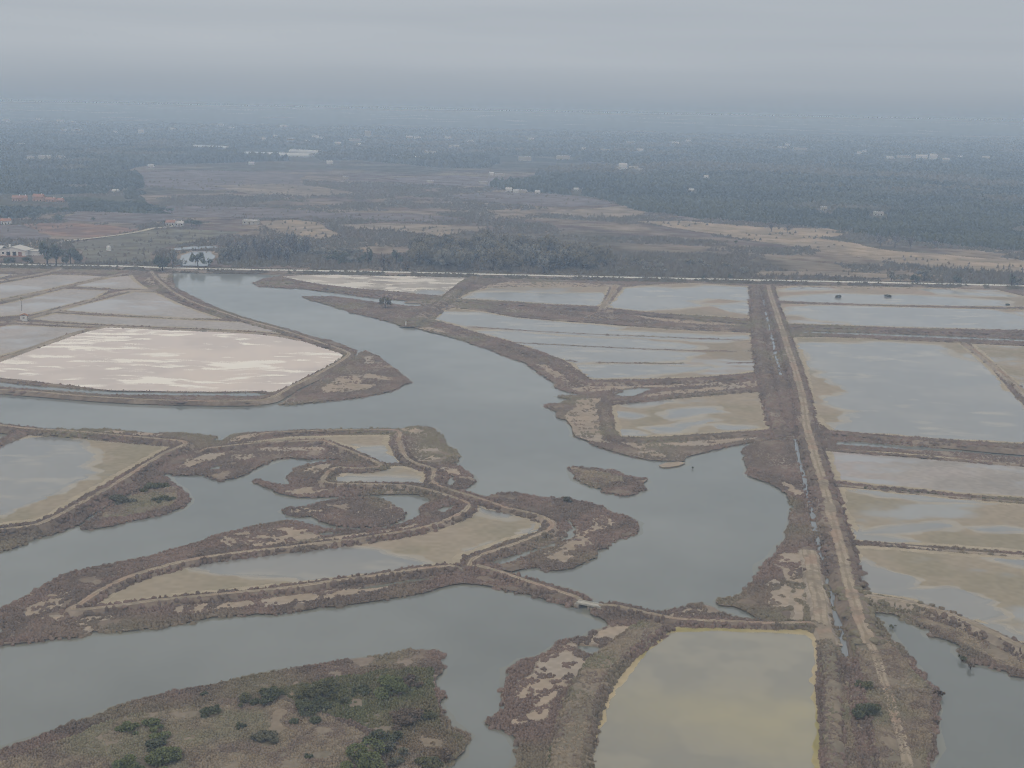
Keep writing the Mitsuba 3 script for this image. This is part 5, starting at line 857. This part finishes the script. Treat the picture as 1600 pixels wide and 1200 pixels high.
# ---------------------------------------------------------------- marsh scrub over the land
dykes_all = shapely.union_all([LineString(chaikin(P(d[0]))).buffer(d[1] * .8) for d in DYKE.values()])
pans_all = shapely.union_all(list(pan_poly.values()))
SCRUB_TEXT = dict(near_island='brown and reddish heath covering the foreground islet', middle='purplish brown scrub covering the middle marsh', green_spur='olive brown scrub on the tongue by the diagonal dyke', oval_island='purplish scrub covering the oval island', grass_island='grey olive scrub covering the small river island',
    north_west='brown scrub round the white salt pan', triangle_island='brown scrub covering the triangular island', east='purplish brown scrub on the right shore of the river')
for li, (k, text) in enumerate(SCRUB_TEXT.items()):
    area = land_poly[k].buffer(-.12)
    sand = shapely.union_all(sand_poly.get(k, [Point(0, 0).buffer(.01)])); grass = shapely.union_all(grass_poly.get((k, 'g'), []) + grass_poly.get((k, 'v'), []) + [Point(0, 0).buffer(.01)])
    bare = shapely.union_all([sand.buffer(.3), pans_all, dykes_all] + [q.buffer(.35) for q in ditch_poly.values()])
    scr = area.difference(bare).difference(grass); shapely.prepare(scr)
    q = scatter(scr, 100 + li)
    f = meshkit.fbm(np.c_[q[:, :2] / 5, np.zeros(len(q))], 3, 9); ok = f > (.29 if k != 'north_west' else .44); q, f = q[ok], f[ok]
    edge = shapely.distance(scr.boundary, shapely.points(q[:, 0], q[:, 1]))
    hgt = (.20 + .34 * f) * (.8 + .35 * (edge < 2.0))
    ge = np.random.default_rng(1700 + li); rows = [np.c_[q[:, :2], np.full(len(q), .33), q[:, 2], hgt]]
    for ring in [r for pg in polys(land_poly[k]) for r in (pg.exterior, *pg.interiors)]:          # lumpier cushions overhang the water's edge
        m = int(ring.length / .9); at = np.sort(ge.uniform(0, ring.length, m)); pt = shapely.get_coordinates(shapely.line_interpolate_point(ring, at))
        keep = (meshkit.fbm(np.c_[pt / 7, np.zeros(m)], 3, 77) > .40) & (np.abs(pt[:, 0]) < .47 * pt[:, 1] + 25) & (pt[:, 1] > 100) & (pt[:, 1] < road_at(pt[:, 0]) - 6); pt = pt[keep]
        s = np.maximum(.75, np.hypot(pt[:, 0], pt[:, 1]) * .0021) * ge.uniform(.6, 1.5, len(pt))
        rows.append(np.c_[pt + ge.normal(0, .25, pt.shape), np.full(len(pt), .10), s * .8, .28 + .28 * ge.uniform(0, 1, len(pt))])
    inner = shapely.union_all(sand_poly.get(k, [Point(0, 0).buffer(.01)])); shapely.prepare(inner); qs = scatter(inner, 1800 + li)
    if len(qs):
        fs = meshkit.fbm(np.c_[qs[:, :2] / 2.2, np.zeros(len(qs))], 3, 29); qs = qs[fs > .58]; rows.append(np.c_[qs[:, :2], np.full(len(qs), .35), qs[:, 2], np.full(len(qs), .3)])
    key = key_for('marsh_scrub'); put(key, *cover(rows, 300 + li), 'scrub_brown_mat', smooth=True); tag(key, text, 'scrub', kind='stuff')
    for cls in 'gv':
        if (k, cls) not in grass_poly: continue
        gg = shapely.union_all(grass_poly[k, cls]).difference(shapely.union_all([sand, dykes_all, pans_all])); shapely.prepare(gg); q = scatter(gg, 200 + li + ord(cls))
        f = meshkit.fbm(np.c_[q[:, :2] / 4, np.zeros(len(q))], 4, 19); ok = f > (.31 if cls == 'g' else .28); q, f = q[ok], f[ok]
        if not len(q): continue
        key = key_for('dry_grass' if cls == 'g' else 'green_heath'); put(key, *cover([np.c_[q[:, :2], np.full(len(q), .34), q[:, 2] * .85, (.10 + .4 * f) * (1 if cls == 'g' else 1.6)]], 400 + li), 'scrub_grey_mat' if cls == 'g' else 'scrub_green_mat', smooth=True)
        tag(key, dict(near_islandg='dry grey grass patches on the foreground islet', near_islandv='olive green heath on the right part of the foreground islet', middleg='grey green grass on the bank of the crescent pan', green_spurg='grey green grass in the middle of the marsh tongue', grass_islandg='olive grass on the small river island', north_westg='dry verge grass below the road on the left', eastg='dry grass beside the double track and the curved dyke', eastv='greenish grass strip left of the foreground pan')[k + cls], 'grass', kind='stuff')

# ---------------------------------------------------------------- road, lane, fields, far water
def strip(name, t, hw, z, m, label, flank=None):
    c, nrm, at = centre_line(t, 1); n = len(c); w0 = hw * (1 + .12 * wob(c, 9, 31)); w1 = hw * (1 + .12 * wob(c, 9, 32))
    key = key_for(name)
    V, F, uv = sweep(c, nrm, [-w0, np.zeros(n), w1], [np.full(n, z), np.full(n, z + .05), np.full(n, z)], [-1, 0, 1]); put(key, V, F, m, uv=uv); tag(key, label, kind='structure')
    return key, c, nrm, at
key, c, nrm, at = strip('road', ROAD, 2.6, 1.56, 'gravel_mat', 'pale straight gravel road crossing the picture behind the pans')
n = len(c); o = np.ones(n)
V, F, uv = sweep(c, nrm, [-o * 7.5 * (1 + .2 * wob(c, 8, 5)), -o * 3.4, o * 3.4, o * 6.5], [o * .2, o * 1.5, o * 1.5, o * .5]); k2 = key_for('road_bank'); put(k2, V, F, 'soil_brown_mat'); tag(k2, 'low embankment that carries the gravel road', kind='structure')
s = rng.uniform(0, at[-1], 9000); side = np.where(rng.uniform(0, 1, 9000) < .6, -1, 1); off = side * rng.uniform(3.0, 7.5, 9000)
cl = meshkit.fbm(np.c_[s / 9, off / 4, np.zeros(9000)], 3, 2); ok = cl > .42
px = np.interp(s, at, c[:, 0]) + np.interp(s, at, nrm[:, 0]) * off; py = np.interp(s, at, c[:, 1]) + np.interp(s, at, nrm[:, 1]) * off
ok &= np.abs(px) < .47 * py + 25
zz = np.interp(np.abs(off), [3, 7.5], [1.4, .3])
key = key_for('verge_scrub'); put(key, *cover([np.c_[px, py, zz, np.full(9000, 1.5), .5 + .7 * cl][ok]], 77), 'brush_mat', smooth=True); tag(key, 'dark scrub along both verges of the gravel road', 'scrub', kind='stuff')
strip('track', FAINT, .85, .47, 'path_mat', 'faint double wheel track through the dry grass at the lower right')
strip('lane', LANE, 1.9, 1.15, 'lane_mat', 'pale winding lane leading to the white cottage')
FIELD_TEXT = dict(f1='rust red ploughed field above the farmhouse', f2='long straw coloured meadow in front of the right forest', f3='straw patch behind the bare grey trees', f4='tan meadow strip behind the tree belt', f5='pale mauve meadow in the middle of the plain', f6='mauve meadow below the left wood',
    f7='tan meadow in the left half of the plain', f8='olive pasture round the pale lane', f9='mauve field at the left edge above the farmhouse', f10='mauve meadow above the rust field', f11='tan clearing at the tip of the right forest', f12='mauve clearing at the back of the plain', f13='mauve meadow right of the plain centre',
    f14='small straw clearing in the forest front', f15='broad mauve meadow right of the bush row', f16='tan verge meadow right of the ditch head')
for i, (k, (t, col)) in enumerate(FIELD.items()):
    q = P(t); s = np.hypot(*q.mean(0)) / 800
    g = rough(Polygon(q).buffer(0), 9 * s, 30 * s, 5, 7).simplify(.4)
    key = key_for('field'); put(key, *fill(g, .64 + .02 * i), 'field_%s_mat' % col); tag(key, FIELD_TEXT[k], kind='structure')
for nm, t, lab in (('pond', FARPOND, 'bright pond behind the road on the left'), ('stream', FARSTREAM, 'thin bend of water behind the pond')):
    g = rough(Polygon(P(t)).buffer(0), 2, 8, 2, 8).simplify(.2); put(nm, *fill(g, 1.0), 'ditch_mat'); tag(nm, lab, kind='structure')

# plain scrub beyond the road
g2 = np.random.default_rng(41)
pl = Polygon([(-.47 * 640 - 30, 645), (.47 * 640 + 30, 640), (.47 * 1500 + 60, 1500), (-.47 * 1500 - 60, 1500)])
X, Y = g2.uniform(-800, 800, 170000), 1 / g2.uniform(1 / 1500, 1 / 640, 170000)
bad = shapely.union_all([Polygon(P(FIELD[k][0])).buffer(0) for k in FIELD] + [Polygon(P(FARPOND)).buffer(4), Polygon(P(FARSTREAM)).buffer(3), LineString(P(LANE)).buffer(4)])
ok = (np.abs(X) < .47 * Y + 20) & (beyond_road(X, Y) > 9); X, Y = X[ok], Y[ok]
inf = shapely.contains_xy(bad, X, Y)
f = meshkit.fbm(np.c_[X / 45, Y / 45, np.zeros(len(X))], 4, 6); ok = (f > .45) & (~inf | (g2.uniform(0, 1, len(X)) < .05)); X, Y, f = X[ok], Y[ok], f[ok]
s = Y / 800
extra = []
for t, *_ in BELTS:                                                  # underwood beneath the tree belts
    pb = Polygon(P(t)).buffer(3); x0, y0, x1, y1 = pb.bounds; ux, uy = g2.uniform(x0, x1, 2600), g2.uniform(y0, y1, 2600); ok = shapely.contains_xy(pb, ux, uy) & (beyond_road(ux, uy) > 9)
    ux, uy = ux[ok], uy[ok]; extra.append(np.c_[ux, uy, np.full(len(ux), .5), g2.uniform(1.2, 2.4, len(ux)), g2.uniform(1.0, 3.2, len(ux))])
key = key_for('plain_scrub'); put(key, *cover(extra + [np.c_[X, Y, np.full(len(X), .55), 1.4 * s, 1.0 + 4.5 * (f - .4)]], 55), 'brush_mat', smooth=True); tag(key, 'brown brushwood scattered over the plain behind the road', 'scrub', kind='stuff')

# ---------------------------------------------------------------- forests
WOOD_TEXT = dict(w1='dark pine forest on the right behind the straw meadow', w2='dark wooded belt behind the plain on the left', w3='green thicket round the orange houses on the left', w4='hazy far woodland under the horizon')
tri_n = 0
CLEARINGS = [(q[0], q[1], q[2] / 2 + 7) for q in HOUSES] + [((a[0] + c[0]) / 2, (a[1] + c[1]) / 2, math.hypot(a[0] - c[0], a[1] - c[1]) / 2 + 8) for a, c in ((HOUSE_A, HOUSE_B), (HOUSE_C, HOUSE_D), (HOUSE_E, HOUSE_F))]
for i, (k, t) in enumerate(WOOD.items()):
    q = P(t); poly = rough(Polygon(q).buffer(0), 18, 60, 15, 9); shapely.prepare(poly)
    kf = key_for('woodland_floor'); put(kf, *fill(poly, 1.0 + .12 * i), 'wood_floor_mat'); tag(kf, 'shady ground under the ' + WOOD_TEXT[k], kind='structure')
    g = np.random.default_rng(600 + i); x0, y0, x1, y1 = poly.bounds
    cnt = dict(w1=26000, w2=22000, w3=4500, w4=30000)[k]
    yy = 1 / g.uniform(1 / y1, 1 / y0, cnt * 3); xx = g.uniform(x0, x1, cnt * 3)
    ok = shapely.contains_xy(poly, xx, yy) & (np.abs(xx) < .47 * yy + 40); xx, yy = xx[ok][:cnt], yy[ok][:cnt]
    f = meshkit.fbm(np.c_[xx / 120, yy / 120, np.zeros(len(xx))], 3, 4 + i); thin = dict(w1=.30, w2=.38, w3=.42, w4=.36)[k]
    ok = f > thin
    for hx, hy, half in CLEARINGS: ok &= ~((np.abs(xx - hx - (yy - hy) * hx / hy) < half) & (yy - hy > -.075 * hy) & (yy - hy < 16))      # open ground and yards before the buildings
    xx, yy, f = xx[ok], yy[ok], f[ok]
    size = np.clip(yy / 1300, .85, 4) * g.uniform(.7, 1.25, len(xx))
    V, F = tufts(xx, yy, np.full(len(xx), .5), 3.7 * size, (4.0 + 4.5 * f) * g.uniform(.7, 1.3, len(xx)) * np.clip(size, .8, 1.5) * (.6 if k == 'w3' else 1), 700 + i, 2)
    tri_n += len(F)
    key = key_for('pine_forest'); put(key, V, F, 'pine_mat', smooth=True); tag(key, WOOD_TEXT[k], 'forest', kind='stuff')

# ---------------------------------------------------------------- bushes and trees
def leaves(c, size, g, up=.3):
    n = len(c); d = g.normal(size=(n, 3)); d[:, 2] = np.abs(d[:, 2]) * 1.3 + up; d /= np.linalg.norm(d, axis=1)[:, None]
    a = np.cross(d, g.normal(size=(n, 3))); a /= np.linalg.norm(a, axis=1)[:, None]; b = np.cross(d, a)
    s = size * g.uniform(.6, 1.4, n)[:, None]; a, b = a * s, b * s * g.uniform(.5, .9, n)[:, None]
    V = np.stack([c - a, c - b, c + a, c + b], 1).reshape(-1, 3); i = np.arange(n)[:, None] * 4
    return V, np.vstack([i + [0, 1, 2], i + [0, 2, 3]])
def lobed(n, w, h, z0, g, lobes, squat=1.0):
    "points near the surface of a lumpy crown of overlapping domes"
    out = []
    for _ in range(lobes):
        q0 = math.sqrt(g.uniform(0, 1)); r = g.uniform(.26, .50) * (1 - .5 * q0); a, q = g.uniform(0, 6.28), (1 - r) * q0
        cen = np.array([q * math.cos(a) * w / 2, q * math.sin(a) * w / 2, z0 + h * (r * .9 + g.uniform(0, 1) * (1 - 2 * r) * (1 - .7 * q))])
        d = g.normal(size=(n // lobes, 3)); d /= np.linalg.norm(d, axis=1)[:, None]
        out.append(cen + d * np.array([w / 2, w / 2, h * .62 * squat]) * r * g.uniform(.75, 1.08, (len(d), 1)))
    c = np.vstack(out); c[:, 2] = np.maximum(c[:, 2], z0 + .02 * h)
    return c
def limb(p0, p1, r0, r1, k=5):
    d = p1 - p0; d = d / np.linalg.norm(d); a = np.cross(d, [.3, .9, .1]); a /= np.linalg.norm(a); b = np.cross(d, a)
    t = np.arange(k) * 2 * math.pi / k; ring = np.cos(t)[:, None] * a + np.sin(t)[:, None] * b; i = np.arange(k); j = (i + 1) % k
    return np.vstack([p0 + ring * r0, p1 + ring * r1]), np.vstack([np.stack([i, j, i + k], 1), np.stack([j, j + k, i + k], 1)])
def trunk_mesh(w, h, g, n=5):
    top = np.array([g.uniform(-.05, .05) * w, g.uniform(-.05, .05) * w, h * .55]); parts = [limb(np.array([0, 0, -.4]), top, .035 * h ** .9 + .05, .018 * h + .03, 6)]
    for q in range(n):
        a = g.uniform(0, 6.28); s = top * g.uniform(.45, 1.0); parts.append(limb(s, np.array([math.cos(a) * w * .34, math.sin(a) * w * .34, h * g.uniform(.55, .92)]), .016 * h + .02, .02))
    return join(*parts)
def place(vf, x, y, z): return vf[0] + np.array([x, y, z]), vf[1]
seen_labels = {}
for i, (x, y, w, h, kind, lab) in enumerate(BUSHES):
    g = np.random.default_rng(1000 + i); w = w * 1.25; h = h * .9; n = int(np.clip(w * w * 55, 260, 3600)); small = w < 3.2
    key = key_for('shrub' if small else 'bush'); size = .16 if w > 2 else .13
    D = math.hypot(x, y); size *= max(1, D / 300)
    put(child(key, 'foliage'), *place(leaves(lobed(n, w, h, 0, g, 6 if small else 9, 1.2), size, g), x, y, .32), 'leaf_%s_mat' % kind)
    put(child(key, 'stem'), *place(trunk_mesh(w * .7, h * .8, g, 4), x, y, .3), 'bark_mat')
    grp = 'shrubs in the row along the ridge' if lab.startswith('dark low shrub') else None
    tag(key, lab, 'shrub' if small else 'bush', grp)
def tree(x, y, w, h, kind, lab, grp, g, leaf=None):
    key = key_for('tree')
    if kind == 'bare':
        parts = [trunk_mesh(w, h, g, 7)]; tips = lobed(90, w, h * .8, h * .2, g, 7)
        for tpt in tips: parts.append(limb(np.array([tpt[0] * .25, tpt[1] * .25, tpt[2] * .6]), tpt, .07, .03, 3))
        put(child(key, 'trunk'), *place(join(*parts), x, y, .6), 'twig_mat')
        put(child(key, 'crown'), *place(leaves(lobed(230, w, h * .85, h * .15, g, 8), .26, g), x, y, .6), 'leaf_bare_mat')
    else:
        put(child(key, 'trunk'), *place(trunk_mesh(w, h, g), x, y, .6), 'bark_mat')
        put(child(key, 'crown'), *place(leaves(lobed(int(np.clip(w * h * 9, 200, 1900)), w, h * .9, h * .1, g, 9), .42 if w > 6 else .32, g), x, y, .6), 'leaf_%s_mat' % kind)
    tag(key, lab, 'tree', grp)
for i, (x, y, w, h, kind, lab) in enumerate(TREES): tree(x, y, w, h, kind, lab, None, np.random.default_rng(2000 + i))
BELT_TEXT = [('%s round crowned tree in the tree belt behind the road, centre', '%s trees of the belt behind the road'), ('%s tree in the thicket right of the pond', '%s trees of the thicket'), ('low %s tree between thicket and tree belt', 'low %s trees beside the belt'), ('low %s bush tree right of the tree belt by the road', 'low %s bush trees by the road')]
KIND_WORD = dict(olive='olive green', grey='dull grey', bare='bare leafless', dark='dark green')
for bi, (t, cnt, hr, wr, kinds) in enumerate(BELTS):
    poly = Polygon(P(t)).buffer(0); g = np.random.default_rng(3000 + bi); x0, y0, x1, y1 = poly.bounds; made = 0; spots = []
    for _ in range(6000):
        if made >= cnt: break
        x, y = g.uniform(x0, x1), g.uniform(y0, y1)
        if not poly.contains(Point(x, y)) or any(math.hypot(x - a, y - b) < 4.0 for a, b in spots): continue
        spots.append((x, y)); made += 1
        kd = kinds[g.integers(len(kinds))]; tree(x, y, g.uniform(*wr), g.uniform(*hr), kd, *(q % KIND_WORD[kd] for q in BELT_TEXT[bi]), g)

# ---------------------------------------------------------------- buildings
def box(x0, x1, y0, y1, z0, z1):
    m = trimesh.creation.box(extents=(x1 - x0, y1 - y0, z1 - z0)); m.apply_translation(((x0 + x1) / 2, (y0 + y1) / 2, (z0 + z1) / 2)); return np.array(m.vertices), np.array(m.faces)
def gable(x0, x1, y0, y1, z0, z1, th=.22, over=.35, axis='x'):
    "two roof slabs meeting at a ridge"
    if axis == 'x':
        ym = (y0 + y1) / 2; pr = [(y0 - over, z0 - .15), (ym, z1), (y1 + over, z0 - .15), (y1 + over, z0 - .15 + th), (ym, z1 + th), (y0 - over, z0 - .15 + th)]
        e0, e1 = x0 - over, x1 + over; V = np.array([(e0, a, b) for a, b in pr] + [(e1, a, b) for a, b in pr])
    else:
        xm = (x0 + x1) / 2; pr = [(x0 - over, z0 - .15), (xm, z1), (x1 + over, z0 - .15), (x1 + over, z0 - .15 + th), (xm, z1 + th), (x0 - over, z0 - .15 + th)]
        e0, e1 = y0 - over, y1 + over; V = np.array([(a, e0, b) for a, b in pr] + [(a, e1, b) for a, b in pr])
    F = []
    for i in range(6):
        j = (i + 1) % 6; F += [(i, j, i + 6), (j, j + 6, i + 6)]
    F += [(0, 1, 5), (1, 4, 5), (1, 2, 4), (2, 3, 4), (6, 11, 7), (7, 11, 10), (7, 10, 8), (8, 10, 9)]
    return V, np.array(F)
def gable_wall(x0, x1, y0, y1, z0, z1, z2, axis='x'):
    b = box(x0, x1, y0, y1, z0, z1)
    if axis == 'x':
        ym = (y0 + y1) / 2; V = np.array([(x0, y0, z1), (x0, y1, z1), (x0, ym, z2), (x1, y0, z1), (x1, y1, z1), (x1, ym, z2)])
    else:
        xm = (x0 + x1) / 2; V = np.array([(x0, y0, z1), (x1, y0, z1), (xm, y0, z2), (x0, y1, z1), (x1, y1, z1), (xm, y1, z2)])
    return join(b, (V, np.array([(0, 1, 2), (3, 5, 4), (0, 2, 3), (2, 5, 3), (1, 4, 2), (2, 4, 5)])))
def turned(vf, x, y, z, a):
    v = vf[0]; ca, sa = math.cos(a), math.sin(a)
    return np.c_[v[:, 0] * ca - v[:, 1] * sa + x, v[:, 0] * sa + v[:, 1] * ca + y, v[:, 2] + z], vf[1]
for i, (x, y, w, h, kind, lab) in enumerate(HOUSES):
    g = random.Random(i); D = math.hypot(x, y); w = min(max(w, 5), 60); d = min(max(w * .6, 5), 12); h = max(h, 3.2); a = g.uniform(-.25, .25); key = key_for('house')
    wall_m = dict(red='whitewash_mat', white='whitewash_mat', flat='cream_mat', orange='ochre_mat')[kind]; roof_m = dict(red='terracotta_mat', white='pale_roof_mat', flat='pale_roof_mat', orange='terracotta_mat')[kind]
    X0, X1, Y0, Y1 = -w / 2, w / 2, -d / 2, d / 2
    if kind == 'flat':
        put(child(key, 'wall'), *turned(box(X0, X1, Y0, Y1, -.5, h - .3), x, y, .6, a), wall_m); put(child(key, 'roof'), *turned(box(X0 - .3, X1 + .3, Y0 - .3, Y1 + .3, h - .3, h), x, y, .6, a), roof_m)
    else:
        e = h * .64; put(child(key, 'wall'), *turned(gable_wall(X0, X1, Y0, Y1, -.5, e, h), x, y, .6, a), wall_m); put(child(key, 'roof'), *turned(gable(X0, X1, Y0, Y1, e, h), x, y, .6, a), roof_m)
    if D < 1250:
        put(child(key, 'door'), *turned(box(-.5, .5, Y0 - .06, Y0 + .1, -.5, 2.0), x, y, .6, a), 'wood_mat')
        for q in (-.32, .3): put(child(key, 'window'), *turned(box(q * w - .55, q * w + .55, Y0 - .05, Y0 + .1, 1.0, min(2.0, h * .6)), x, y, .6, a), 'dark_opening_mat')
        if kind != 'flat': put(child(key, 'chimney'), *turned(box(.3 * w - .35, .3 * w + .35, -.3, .4, h * .6, h + .9), x, y, .6, a), 'whitewash_mat')
    tag(key, lab, 'house', 'white houses scattered in the haze' if lab.startswith('tiny white house scattered') else None)
# greenhouses
for (A, B, wd, lab) in ((HOUSE_A, HOUSE_B, 18, 'bright white greenhouse, the left one of the long pair'), (HOUSE_C, HOUSE_D, 22, 'longest pale greenhouse in the middle of the far plain'), (HOUSE_E, HOUSE_F, 16, 'duller greenhouse just behind the longest one')):
    A, B = np.array(A), np.array(B); L = np.linalg.norm(B - A); a = math.atan2(*(B - A)[::-1]); key = key_for('greenhouse'); t = np.linspace(0, math.pi, 9)
    pr = np.c_[np.cos(t) * wd / 2, np.sin(t) * 4.6 + 1.2]; pr = np.vstack([[wd / 2, -.5], pr, [-wd / 2, -.5]]); m = len(pr)
    V = np.vstack([np.c_[np.zeros(m), pr], np.c_[np.full(m, L), pr]]); i = np.arange(m - 1)
    put(child(key, 'cover'), *turned((V, np.vstack([np.stack([i, i + 1, i + m], 1), np.stack([i + 1, i + m + 1, i + m], 1)])), A[0], A[1], .6, a), 'plastic_cover_mat')
    for e in (0.0, L):
        V = np.c_[np.full(m, e), pr]; put(child(key, 'end_wall'), *turned((V, np.array([(0, q, q + 1) for q in range(1, m - 1)])), A[0], A[1], .6, a), 'pale_roof_mat')
    tag(key, lab, 'greenhouse')
# white farmhouse: gabled front with two doorways, a lower wing to the left, a lean-to on the right
x, y = FARM; a = -.05; fk = key_for('farmhouse')
def fp(name, vf, m): k = child(fk, name); put(k, *turned(vf, x, y, .6, a), m); return k
fp('wall', gable_wall(-8, 8, -5, 6, -.5, 3.3, 5.2, 'y'), 'whitewash_mat'); fp('roof', gable(-8, 8, -5, 6, 3.3, 5.3, .25, .5, 'y'), 'pale_roof_mat')
for cx, m in ((-2.4, 'dark_opening_mat'), (1.4, 'dark_opening_mat'), (4.8, 'red_door_mat')): fp('door', box(cx - 1.1, cx + 1.1, -5.08, -4.9, -.4, 2.5), m)
fp('window', box(-6.2, -5.0, -5.06, -4.9, 1.0, 2.2), 'dark_opening_mat')
fp('wing', box(-17, -8.3, -2, 6, -.5, 3.6), 'whitewash_mat'); fp('wing_roof', gable(-17, -8.3, -2, 6, 3.6, 5.0, .25, .4), 'pale_roof_mat')
fp('lean_to', box(8.3, 14, 0, 6, -.5, 2.6), 'whitewash_mat'); fp('lean_to_roof', box(8.1, 14.6, -.8, 6.4, 2.6, 2.85), 'pale_roof_mat')
fp('chimney', box(-4.6, -3.8, 1, 1.8, 3.8, 6.3), 'whitewash_mat'); fp('terrace', box(-9, 9, -8, -5.2, -.5, .15), 'terracotta_mat')
tag(fk, 'white gabled farmhouse with a red door at the left edge behind the road', 'farmhouse')
# pump shed
x, y = SHED; sk = key_for('shed'); a = .25
def sp(name, vf, m): k = child(sk, name); put(k, *turned(vf, x, y, .4, a), m); return k
sp('wall', box(-1.5, 1.5, -1.3, 1.3, -.2, 2.3), 'whitewash_mat'); sp('roof', gable(-1.5, 1.5, -1.3, 1.3, 2.3, 2.9, .14, .2, 'y'), 'terracotta_mat'); sp('door', box(1.45, 1.56, -.9, .3, -.1, 1.9), 'dark_opening_mat'); sp('window', box(-.4, .3, -1.36, -1.25, 1.0, 1.6), 'wood_mat')
tag(sk, 'small white shed with an orange roof among the left pans', 'shed')
# the little bridge
A, B = np.array(BRIDGE_A), np.array(BRIDGE_B); L = np.linalg.norm(B - A); a = math.atan2(*(B - A)[::-1]); bk = key_for('bridge')
def bp(name, vf, m): k = child(bk, name); put(k, *turned(vf, A[0], A[1], 0, a), m); return k
bp('deck', box(-.3, L + .3, -.75, .75, .78, 1.0), 'concrete_mat')
for sgn in (-1, 1): bp('kerb', box(-.3, L + .3, sgn * .68 - .09, sgn * .68 + .09, 1.0, 1.16), 'concrete_mat')
for e in (-.1, L + .1): bp('abutment', box(e - .45, e + .45, -1.0, 1.0, -.8, .775), 'stone_mat')
bp('pier', box(L / 2 - .18, L / 2 + .18, -.6, .6, -.8, .775), 'stone_mat')
tag(bk, 'narrow pale concrete bridge over the gap between two dykes', 'bridge')
# little posts and a tank
x, y = POST; k = key_for('marker_post'); put(child(k, 'post'), *place(box(-.25, .25, -.25, .25, 0, 2.0), x, y, .3), 'whitewash_mat'); put(child(k, 'cap'), *place(box(-.35, .35, -.35, .35, 2.0, 2.2), x, y, .3), 'concrete_mat'); tag(k, 'white marker post on the river bank at the foot of the diagonal bank', 'post')
x, y = POLE; k = key_for('pole'); put(child(k, 'shaft'), *place(limb(np.array([0, 0, 0.]), np.array([0, 0, 6.5]), .12, .08, 7), x, y, .3), 'wood_mat'); put(child(k, 'crossarm'), *place(box(-.6, .6, -.06, .06, 5.9, 6.05), x, y, .3), 'wood_mat'); tag(k, 'thin wooden pole behind the small white shed', 'pole')
x, y = TANK; k = key_for('water_tank'); m = trimesh.creation.cylinder(radius=1.4, height=3.0, sections=18); put(child(k, 'body'), *place((np.array(m.vertices), np.array(m.faces)), x, y, 2.0), 'whitewash_mat'); m = trimesh.creation.cone(radius=1.5, height=.7, sections=18); put(child(k, 'lid'), *place((np.array(m.vertices), np.array(m.faces)), x, y, 3.5), 'pale_roof_mat'); tag(k, 'little white round water tank in the olive pasture', 'tank')
print('tuft triangles', TUFT_COUNT, 'forest', tri_n, 'entries', len(scene))
